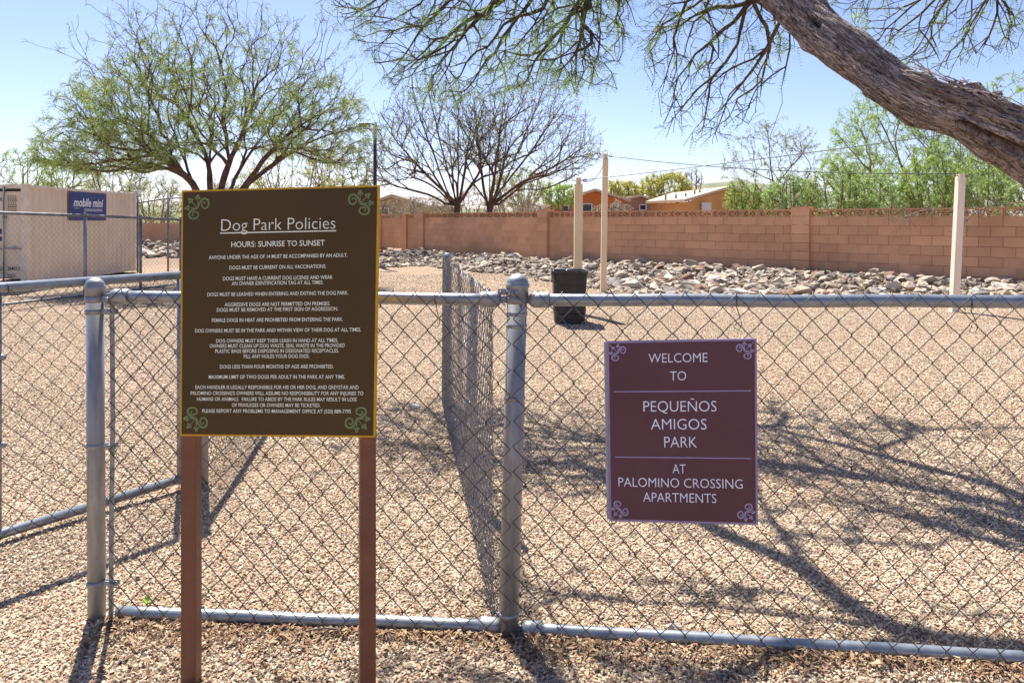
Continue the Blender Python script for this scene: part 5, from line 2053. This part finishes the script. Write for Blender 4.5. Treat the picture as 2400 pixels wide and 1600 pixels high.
# far scrub reading as one mass
rs = np.random.default_rng(700)
n = 26000
yy = rs.uniform(110, 260, n)
xx = rs.uniform(-.80, .80, n) * yy
keep = ~((xx / yy * F + 1200 > 1400) & (xx / yy * F + 1200 < 1700) & (yy < 150))
xx, yy = xx[keep], yy[keep]
zz = rs.random(len(xx)) ** 1.6 * (2.2 + 1.6 * np.sin(xx * .13) * np.cos(xx * .071 + yy * .05))
v, f = leaf_cards(np.stack([xx, yy, np.maximum(zz, .1)], -1), np.zeros((len(xx), 3)), rs, L=(.6, 1.3), W=(.25, .5))
tag(fast_mesh("desert_scrub", v, f, M['leaf_olive']), "distant desert scrub beyond the houses reading as one green band", "scrub", kind='stuff')

# ------------------------------------------------------------------ the near mesquite with the leaning limb
near = thing("mesquite_tree", (4.6, 4.3, 0), "near mesquite whose thick leaning limb and hanging twigs cross the top right", "tree")
limb_px = [(2900, 900, 4.1, .23), (2700, 640, 4.0, .21), (2560, 460, 3.95, .195), (2480, 394, 3.92, .150), (2400, 344, 3.9, .138), (2320, 302, 3.9, .128), (2250, 266, 3.92, .122), (2180, 244, 3.95, .116), (2110, 208, 4.0, .114),
           (2040, 160, 4.1, .110), (1970, 108, 4.2, .120), (1905, 55, 4.35, .118), (1845, -6, 4.5, .116), (1780, -90, 4.8, .112), (1700, -190, 5.1, .105), (1600, -290, 5.5, .09), (1500, -380, 6.0, .07)]
ctl = np.array([tuple(P(q[0], q[1], q[2])) for q in limb_px])
rad_c = np.array([q[3] for q in limb_px])
ctl = np.vstack([[4.45, 4.28, -.15], [4.40, 4.25, .25], ctl[0:]])
rad_c = np.concatenate([[.30, .26], rad_c])
# resample with catmull-rom
def catmull(pts, vals, n):
    out, ov = [], []
    m_ = len(pts)
    for i in range(m_ - 1):
        p0, p1, p2, p3 = pts[max(i - 1, 0)], pts[i], pts[i + 1], pts[min(i + 2, m_ - 1)]
        for k in range(n):
            t = k / n
            out.append(.5 * ((2 * p1) + (-p0 + p2) * t + (2 * p0 - 5 * p1 + 4 * p2 - p3) * t * t + (-p0 + 3 * p1 - 3 * p2 + p3) * t ** 3))
            ov.append(vals[i] * (1 - t) + vals[i + 1] * t)
    out.append(pts[-1]); ov.append(vals[-1])
    return np.array(out), np.array(ov)


cl, cr = catmull(ctl, rad_c, 26)
K = 120
t = np.gradient(cl, axis=0); t /= np.linalg.norm(t, axis=1)[:, None]
# frame: u points towards the camera side, w upwards
toc = np.array((0, 0, CH)) - cl
toc /= np.linalg.norm(toc, axis=1)[:, None]
u = toc - (toc * t).sum(1)[:, None] * t
u /= np.linalg.norm(u, axis=1)[:, None]
w = np.cross(t, u)
if w[len(w) // 2][2] < 0:
    w = -w
arc = np.concatenate([[0], np.cumsum(np.linalg.norm(np.diff(cl, axis=0), axis=1))])
# screen x of each ring, for features placed along the limb
limx = 1200 + cl[:, 0] / cl[:, 1] * F
knots = [(1880, 1.5, .06, .03), (1990, 1.6, .08, .022), (2075, -1.2, .07, .02), (2150, .9, .09, .03), (2165, -1.5, .10, .022), (2245, 1.35, .06, .05), (2285, 1.5, .05, .045), (2350, 1.2, .1, .03), (1930, -1.4, .06, .024), (2010, .2, .08, .016), (2330, -1.3, .09, .022)]
verts = np.zeros((len(cl), K, 3))
for i in range(len(cl)):
    for j in range(K):
        a_ = 2 * math.pi * j / K
        ca, sa = math.cos(a_), math.sin(a_)      # ca towards camera, sa up
        # fibrous bark: noise stretched along the limb, twisting slowly
        tw = a_ + arc[i] * .7
        q = Vector((math.cos(tw) * 5.5, math.sin(tw) * 5.5, arc[i] * 3.2))
        ridge = 1 - abs(mnoise.noise(q)) * 2
        fine = mnoise.noise(Vector((math.cos(tw) * 17, math.sin(tw) * 17, arc[i] * 9)))
        lump = mnoise.noise(Vector((ca * 1.5, sa * 1.5, arc[i] * 2.2 + 9)))
        d_ = .010 * ridge + .006 * fine + .020 * lump
        X = limx[i]
        # torn ledge of old bark on the upper side
        if 2120 < X < 2520 and sa > -.1:
            m_ = float(sstep(2130, 2200, X)) * float(1 - sstep(2440, 2520, X)) * float(sstep(.0, .6, sa))
            d_ += m_ * (.012 + .030 * mnoise.noise(Vector((a_ * 6, arc[i] * 26, 3))) + .02 * mnoise.noise(Vector((a_ * 14, arc[i] * 12, 7))))
        # long hollow crack on the camera side towards the right
        if X > 2215:
            c0 = -.10 - .10 * math.sin((X - 2215) / 60.0)
            c0 = np.interp(X, [2215, 2260, 2330, 2400, 2520], [-.42, -.30, -.26, -.12, .05])
            wd = np.interp(X, [2215, 2240, 2300, 2380, 2480, 2560], [.0, .13, .20, .26, .2, 0])
            an = math.atan2(sa, ca)
            if wd > 0 and ca > 0:
                e = abs(an - c0) / wd
                if e < 1:
                    d_ -= .105 * (1 - e * e)
                elif e < 2.2:
                    d_ += .012 * (1 - (e - 1) / 1.2)
        for (kx, ka, kr, kh) in knots:
            e2 = ((X - kx) / (kr * 330)) ** 2 + ((math.remainder(math.atan2(sa, ca) - ka, 2 * math.pi)) / (kr * 4.2)) ** 2
            if e2 < 4:
                d_ += kh * math.exp(-e2 * 1.6)
        # knot hole and slit
        an = math.atan2(sa, ca)
        hx = (X - 1925) / 17.0; ha = (an - .12) / .20
        hh2 = hx * hx + ha * ha
        if hh2 < 1: d_ -= .075 * (1 - hh2)
        elif hh2 < 3.5: d_ += .010 * (1 - (hh2 - 1) / 2.5)
        if 1935 < X < 1985:
            e = abs(an - np.interp(X, [1935, 1985], [.02, -.12])) / .08
            if e < 1: d_ -= .035 * (1 - e)
        verts[i, j] = cl[i] + (cr[i] + d_) * (ca * u[i] + sa * w[i])
n_ = len(cl)
i0 = np.arange(n_ - 1)[:, None] * K + np.arange(K)[None, :]
i1 = np.arange(n_ - 1)[:, None] * K + (np.arange(K)[None, :] + 1) % K
lo = fast_mesh("trunk", verts.reshape(-1, 3), np.stack([i0, i1, i1 + K, i0 + K], -1).reshape(-1, 4), limb_material(), near, smooth=True)
aa = np.linspace(0, 2 * math.pi, K, endpoint=False)
bc_ = np.stack([np.broadcast_to(np.cos(aa)[None, :], (n_, K)), np.broadcast_to(np.sin(aa)[None, :], (n_, K)), np.broadcast_to(arc[:, None] * 6.0, (n_, K))], -1).reshape(-1, 3)
at_ = lo.data.attributes.new("barkco", 'FLOAT_VECTOR', 'POINT')
at_.data.foreach_set("vector", np.ascontiguousarray(bc_, np.float32).ravel())
# loose bark strips on the ledge
rs = np.random.default_rng(801)
mb = MB()
for k in range(150):
    X = rs.uniform(2120, 2420)
    i = int(np.argmin(np.abs(limx - X)))
    an = rs.uniform(.35, 1.5)
    rr_ = cr[i] + .02 + .02 * rs.random()
    p = cl[i] + rr_ * (math.cos(an) * u[i] + math.sin(an) * w[i])
    dr = t[i] * rs.choice((-1, 1)) + rs.normal(0, .12, 3)
    dr /= np.linalg.norm(dr)
    nn = math.cos(an) * u[i] + math.sin(an) * w[i]
    sd = np.cross(dr, nn)
    L_ = rs.uniform(.04, .15); W_ = rs.uniform(.002, .007)
    a_ = p - dr * L_ / 2; b_ = p + dr * L_ / 2 + nn * rs.uniform(.003, .02)
    mb.add([a_ - sd * W_, a_ + sd * W_, b_ + sd * W_ * .5, b_ - sd * W_ * .5, a_ - sd * W_ - nn * .004, a_ + sd * W_ - nn * .004, b_ + sd * W_ * .5 - nn * .004, b_ - sd * W_ * .5 - nn * .004],
           [(0, 1, 2, 3), (7, 6, 5, 4), (0, 4, 5, 1), (1, 5, 6, 2), (2, 6, 7, 3), (3, 7, 4, 0)])
o = mb.build("bark_strips", M['bark_near'], near); o['kind'] = 'stuff'


# pinnate leaf used for the near foliage
def pinnate(P0, D, rs, L=(.07, .14)):
    n = len(P0)
    d = rs.normal(0, .75, (n, 3)) + D * .9
    d[:, 2] -= .5
    d /= np.linalg.norm(d, axis=1)[:, None]
    s_ = np.cross(d, rs.normal(0, 1, (n, 3))); s_ /= np.linalg.norm(s_, axis=1)[:, None]
    ln = rs.uniform(L[0], L[1], n)
    V, Fc = [], []
    NL = 7
    VV = np.zeros((n, NL * 6, 3))
    for k in range(NL):
        f_ = (k + .6) / NL
        c_ = P0 + d * (ln * f_)[:, None] + np.array((0, 0, -1)) * (ln * .25 * f_ * f_)[:, None]
        ll = .014 * (1 - .5 * abs(f_ - .4))
        for si, sg_ in enumerate((-1, 1)):
            tip = c_ + s_ * sg_ * ll + d * ll * .45
            o_ = k * 6 + si * 3
            VV[:, o_] = c_ - d * .0030
            VV[:, o_ + 1] = tip
            VV[:, o_ + 2] = c_ + d * .0022
    f = np.arange(n * NL * 6).reshape(-1, 3)
    return VV.reshape(-1, 3), f


def hang(rootpx, regions, seed, rtip=.0024, expo=.53, rmax=.045, per=2.2, keepf=None, step=.10):
    rs = np.random.default_rng(seed)
    roots = [PX(r_, 6) for r_ in rootpx]
    tg = []
    for (x0, y0, x1, y1, d0, d1, n, test) in regions:
        k = 0
        while k < n:
            px, py, dd = rs.uniform(x0, x1), rs.uniform(y0, y1), rs.uniform(d0, d1)
            if test is not None and not test(px, py):
                continue
            tg.append(np.array(tuple(P(px, py, dd)))); k += 1
    tg = np.array(tg)
    PA, PR, rad, cnt, ch, TA = grow(roots, tg, rs, step=step, rtip=rtip, expo=expo, rmax=rmax, up=-.35, wig=.17, alpha=.22, dirpen=.9)
    v, f = tubes(PA, rad, ch, 4, .012)
    fast_mesh("hanging_branch", v, f, M['twig_near'], near, smooth=True)
    p, d = foliate(PA, PR, cnt, TA, rs, per, 2.2)
    px = 1200 + p[:, 0] / p[:, 1] * F
    py = HY - (p[:, 2] - CH) / p[:, 1] * F
    if keepf is not None:
        kk = rs.random(len(p)) < keepf(px, py)
        p, d = p[kk], d[kk]
    v, f = pinnate(p, d, rs)
    o = fast_mesh("foliage", v, f, M['leaf_near'], near)
    o['kind'] = 'stuff'


def env1(px, py):
    lim = np.interp(px, [740, 800, 900, 1000, 1080, 1200, 1300, 1380, 1430, 1480], [10, 60, 205, 245, 240, 215, 225, 215, 150, 90])
    return py < lim


hang([[(1560, -420, 6.2), (1480, -230, 6.2), (1400, -60, 6.1), (1362, 60, 6.0), (1352, 150, 6.0), (1348, 200, 6.0)],
      [(1480, -230, 6.2), (1300, -90, 6.3), (1230, 20, 6.3), (1180, 90, 6.3), (1110, 190, 6.3)],
      [(1400, -60, 6.1), (1320, 60, 6.2), (1270, 120, 6.2), (1230, 195, 6.2)],
      [(1440, -140, 6.1), (1460, -10, 5.9), (1490, 60, 5.8), (1560, 130, 5.7)][:3],
      [(1300, -90, 6.3), (1120, -60, 6.6), (1030, 20, 6.7), (960, 110, 6.8), (905, 180, 6.8)],
      [(1120, -60, 6.6), (960, -70, 6.9), (880, 0, 7.0), (820, 40, 7.0)],
      [(1230, -40, 6.3), (1120, 40, 6.5), (1050, 120, 6.5), (1000, 200, 6.5)]],
     [(740, -120, 1480, 250, 5.5, 7.2, 1500, env1), (1200, 0, 1460, 215, 5.6, 6.4, 220, None)], 901, per=2.7,
     keepf=lambda px, py: .35 + .65 * (np.sin(px * .021 + 1) * np.cos(py * .03 + px * .007) > -.35))


def env2(px, py):
    lim = np.interp(px, [1480, 1560, 1640, 1720, 1800, 1870], [60, 330, 340, 330, 230, 110])
    top = np.interp(px, [1480, 1560, 1640, 1720, 1800, 1870], [20, -40, -60, -60, 0, 60])
    return top < py < lim


hang([[(1760, -110, 4.9), (1775, 0, 5.0), (1700, 70, 5.3), (1630, 130, 5.5), (1590, 180, 5.6), (1550, 230, 5.6)],
      [(1775, 0, 5.0), (1660, 20, 5.4), (1590, 60, 5.6), (1530, 95, 5.7)],
      [(1850, 10, 4.75), (1800, 110, 5.0), (1745, 190, 5.2), (1700, 240, 5.3), (1660, 290, 5.3)],
      [(1850, 20, 4.75), (1860, 70, 4.9), (1838, 160, 5.0), (1830, 240, 5.0), (1805, 320, 5.0)],
      [(1800, 110, 5.0), (1700, 170, 5.3), (1640, 220, 5.4), (1610, 260, 5.4)]],
     [(1480, -60, 1880, 345, 4.9, 6.0, 620, env2)], 902, per=1.6, rtip=.0018,
     keepf=lambda px, py: .25 + .5 * (py < 160))


def env3(px, py):
    lim = np.interp(px, [1940, 2000, 2060, 2100, 2200, 2300, 2420], [10, 80, 180, 190, 170, 150, 110])
    return py < lim


hang([[(2520, -300, 6.2), (2400, -140, 6.1), (2330, -30, 6.0), (2270, 60, 6.0), (2225, 175, 6.0)],
      [(2400, -140, 6.1), (2260, -60, 6.2), (2180, 50, 6.2), (2120, 160, 6.2)],
      [(2260, -60, 6.2), (2150, 0, 6.3), (2080, 70, 6.3), (2040, 110, 6.3)],
      [(2330, -30, 6.0), (2340, 60, 6.0), (2300, 110, 6.0), (2290, 160, 6.0)]],
     [(1900, -100, 2440, 190, 5.6, 6.8, 620, env3)], 903, per=1.8, rtip=.0020,
     keepf=lambda px, py: .4 + .3 * (py < 90))

# crown above the frame: what throws the dappled shade on the gravel
def over(gx, gy, h):
    """point above the ground whose sun shadow falls on (gx, gy)"""
    return np.array((gx - .242 * h, gy + .57 * h, h))


rs = np.random.default_rng(950)
big_roots = [
    [over(3.2, 1.2, 3.2), over(2.4, 2.2, 3.6), over(1.25, 2.45, 3.9), over(1.15, 2.9, 4.0), over(1.22, 3.6, 4.2), over(1.35, 4.4, 4.4)],
    [over(1.22, 2.52, 3.9), over(.6, 2.66, 3.9), over(.05, 2.72, 3.9), over(-.1, 2.9, 3.9), over(-.15, 3.5, 4.0), over(-.25, 4.4, 4.1)],
    [over(1.2, 2.95, 4.0), over(.9, 3.3, 4.1), over(.65, 3.7, 4.1), over(.3, 4.3, 4.3)],
    [over(2.4, 2.2, 3.6), over(2.25, 2.9, 3.9), over(2.6, 3.7, 4.1), over(2.2, 4.3, 4.3), over(1.6, 5.0, 4.5)],
    [over(2.6, 2.5, 3.9), over(1.75, 2.54, 3.95), over(1.2, 2.6, 3.95)],
]
tgs = []
for (gx, gy, sx, sy, h0, h1, n) in ((1.6, 3.4, .9, .35, 3.7, 4.6, 70), (.6, 4.0, .9, .6, 4.0, 4.9, 90), (2.4, 4.9, 1.0, .35, 4.3, 5.2, 130), (1.6, 5.5, .8, .3, 4.5, 5.4, 70), (-.6, 4.6, .6, .5, 4.1, 5.0, 60),
                                   (-.9, 5.4, .5, .35, 4.5, 5.4, 50), (.4, 2.75, .8, .15, 3.6, 4.2, 30), (.2, 2.2, .8, .3, 3.5, 4.2, 60), (2.3, 3.3, .6, .35, 3.9, 4.6, 60), (-.1, 5.2, .5, .25, 4.5, 5.2, 40)):
    for _ in range(n):
        h = rs.uniform(h0, h1)
        tgs.append(over(gx + rs.normal(0, sx * .5), gy + rs.normal(0, sy * .5), h))
PA, PR, rad, cnt, ch, TA = grow(big_roots, np.array(tgs), rs, step=.16, rtip=.0055, expo=.44, rmax=.12, wig=.13, alpha=.2, up=.0)
elevpx = HY - (PA[:, 2] - CH) / np.maximum(PA[:, 1], .1) * F
v, f = tubes(PA, rad, ch, 4, .012)
fast_mesh("upper_branch", v, f, M['bark_near'], near, smooth=True)
p, d = foliate(PA, PR, cnt, TA, rs, 2.6, 2.2)
v, f = leaf_cards(p, d, rs, L=(.05, .11), W=(.007, .014), droop=.4)
o = fast_mesh("foliage", v, f, M['leaf_near'], near); o['kind'] = 'stuff'

# ------------------------------------------------------------------ litter along the bottom rail
rs = np.random.default_rng(990)
def litter(n, fx, fy, L=(.012, .035), W=(.0012, .003), zmax=.016):
    V, Fq = [], []
    for k in range(n):
        x, y = fx(), fy()
        z = tz(x, y) + rs.uniform(.004, zmax)
        a_ = rs.uniform(0, 6.28)
        l = rs.uniform(*L); w_ = rs.uniform(*W)
        dr = np.array((math.cos(a_), math.sin(a_), rs.normal(0, .25)))
        sd = np.array((-math.sin(a_), math.cos(a_), rs.normal(0, .3)))
        p = np.array((x, y, z))
        b = len(V)
        mid = p + np.array((0, 0, rs.uniform(.0, .3) * l))
        V += [p - dr * l / 2 - sd * w_, p - dr * l / 2 + sd * w_, mid + sd * w_ * 1.2 + sd * rs.normal(0, .15) * l, mid - sd * w_ * 1.2, p + dr * l / 2]
        Fq += [(b, b + 1, b + 2), (b, b + 2, b + 3), (b + 3, b + 2, b + 4)]
    return np.array(V), np.array(Fq)


def rail_y(x):
    return np.interp(x, [-1.45, -.05, .05, 1.7], [2.57, 2.482, 2.475, 2.285])


state = {}


def lx():
    state['x'] = rs.uniform(-1.4, 1.75)
    return state['x']


v, f = litter(2900, lx, lambda: rail_y(state['x']) - .026 - abs(rs.normal(0, .03 + .035 * (1 + math.sin(state['x'] * 4.1)))), L=(.015, .05), W=(.0008, .0022))
v2, f2 = litter(2600, lx, lambda: rail_y(state['x']) - rs.uniform(.02, .62))
v3, f3 = litter(700, lx, lambda: rail_y(state['x']) + .03 + abs(rs.normal(0, .12)))
clus = [(rs.uniform(-1.8, 3.2), rs.uniform(2.75, 6.5), rs.uniform(.12, .45)) for _ in range(34)]


def yx():
    state['c'] = clus[rs.integers(len(clus))] if rs.random() < .75 else (rs.uniform(-2, 3.5), rs.uniform(2.7, 7), .8)
    state['x'] = state['c'][0] + rs.normal(0, state['c'][2] * 1.4)
    return state['x']


v4, f4 = litter(5200, yx, lambda: max(2.62, state['c'][1] + rs.normal(0, state['c'][2] * .6)), L=(.012, .05), W=(.0007, .0022))
fast = fast_mesh("leaf_litter", np.vstack([v, v2, v3, v4]), np.vstack([f, f2 + len(v), f3 + len(v) + len(v2), f4 + len(v) + len(v2) + len(v3)]), M['litter'])
tag(fast, "dry brown leaf litter along the front fence rails and in loose drifts on the gravel", "leaf litter", kind='stuff')


def stick(pts, r, label, m='bark_grey'):
    mb = MB(); mb.tube(pts, r, 6)
    tag(mb.build("twig", M[m]), label, "twig")


def gp2(px, py, z=.01):
    g_ = G(px, py, z)
    return (g_.x, g_.y, z)


stick([gp2(715, 1478, .012), gp2(760, 1470, .02), gp2(800, 1474, .012)], .0035, "brown curved twig on the gravel between the sign posts near the rail")
stick([gp2(192, 1500, .01), gp2(196, 1520, .015), gp2(190, 1545, .01)], .003, "short reddish twig left of the post shadow at lower left")
stick([gp2(905, 1475, .01), gp2(915, 1500, .012)], .004, "short pale stick lying right of the right sign post")
stick([gp2(1925, 1405, .01), gp2(1980, 1408, .014), gp2(2045, 1410, .01)], .003, "thin reddish stick on the gravel behind the right fence panel")
for (px, py, a0, ln, mt, lb) in ((1000, 1478, .1, .030, 'leaf_soft', "pale green seed pod lying under the rail left of the corner post"),
                                 (958, 1566, .5, .028, 'leaf_dry', "tan dry leaf on the gravel near the bottom edge right of the sign post"),
                                 (1465, 1588, 1.2, .022, 'leaf_dry', "small tan dry leaf at the bottom edge below the right panel"),
                                 (305, 1560, 2.0, .020, 'leaf_dry', "dry leaf on the gravel right of the left post shadow"),
                                 (2290, 1440, .4, .035, 'leaf_dry', "curled tan leaf behind the right fence panel near the right edge"),
                                 (1830, 1335, 2.4, .028, 'leaf_dry', "tan dry leaf lying behind the right fence panel in the branch shade")):
    g_ = G(px, py)
    lv = MB()
    dx, dy = math.cos(a0), math.sin(a0)
    b_ = np.array((g_.x, g_.y, .014)); d_ = np.array((dx, dy, .1)); s_ = np.array((-dy, dx, .25))
    lv.add([b_ - d_ * ln, b_ - d_ * ln * .3 + s_ * ln * .32, b_ + d_ * ln * .5 + s_ * ln * .28, b_ + d_ * ln, b_ + d_ * ln * .4 - s_ * ln * .3 + np.array((0, 0, .004)), b_ - d_ * ln * .4 - s_ * ln * .3,
            b_ + np.array((0, 0, .005))], [(0, 1, 6), (1, 2, 6), (2, 3, 6), (3, 4, 6), (4, 5, 6), (5, 0, 6)])
    tag(lv.build("fallen_leaf", M[mt]), lb, "leaf")
# little green weed by the left bottom rail
wd_ = thing("weed", gp2(345, 1418, .0), "tiny green weed sprouting behind the left end of the bottom rail", "weed")
mb = MB()
for k in range(9):
    a_ = k * 2.4
    b_ = np.array(gp2(345, 1418, .005)) ; r_ = .018 + .004 * (k % 3)
    tip = b_ + np.array((math.cos(a_) * r_, math.sin(a_) * r_, .02 + .006 * (k % 4)))
    s_ = np.array((-math.sin(a_), math.cos(a_), 0)) * .006
    mid = (b_ + tip) / 2 + np.array((0, 0, .008))
    mb.add([b_, mid - s_, tip, mid + s_], [(0, 1, 2, 3)])
mb.build("leaves", M['leaf_bright'], wd_)

print("objects:", len(bpy.data.objects))
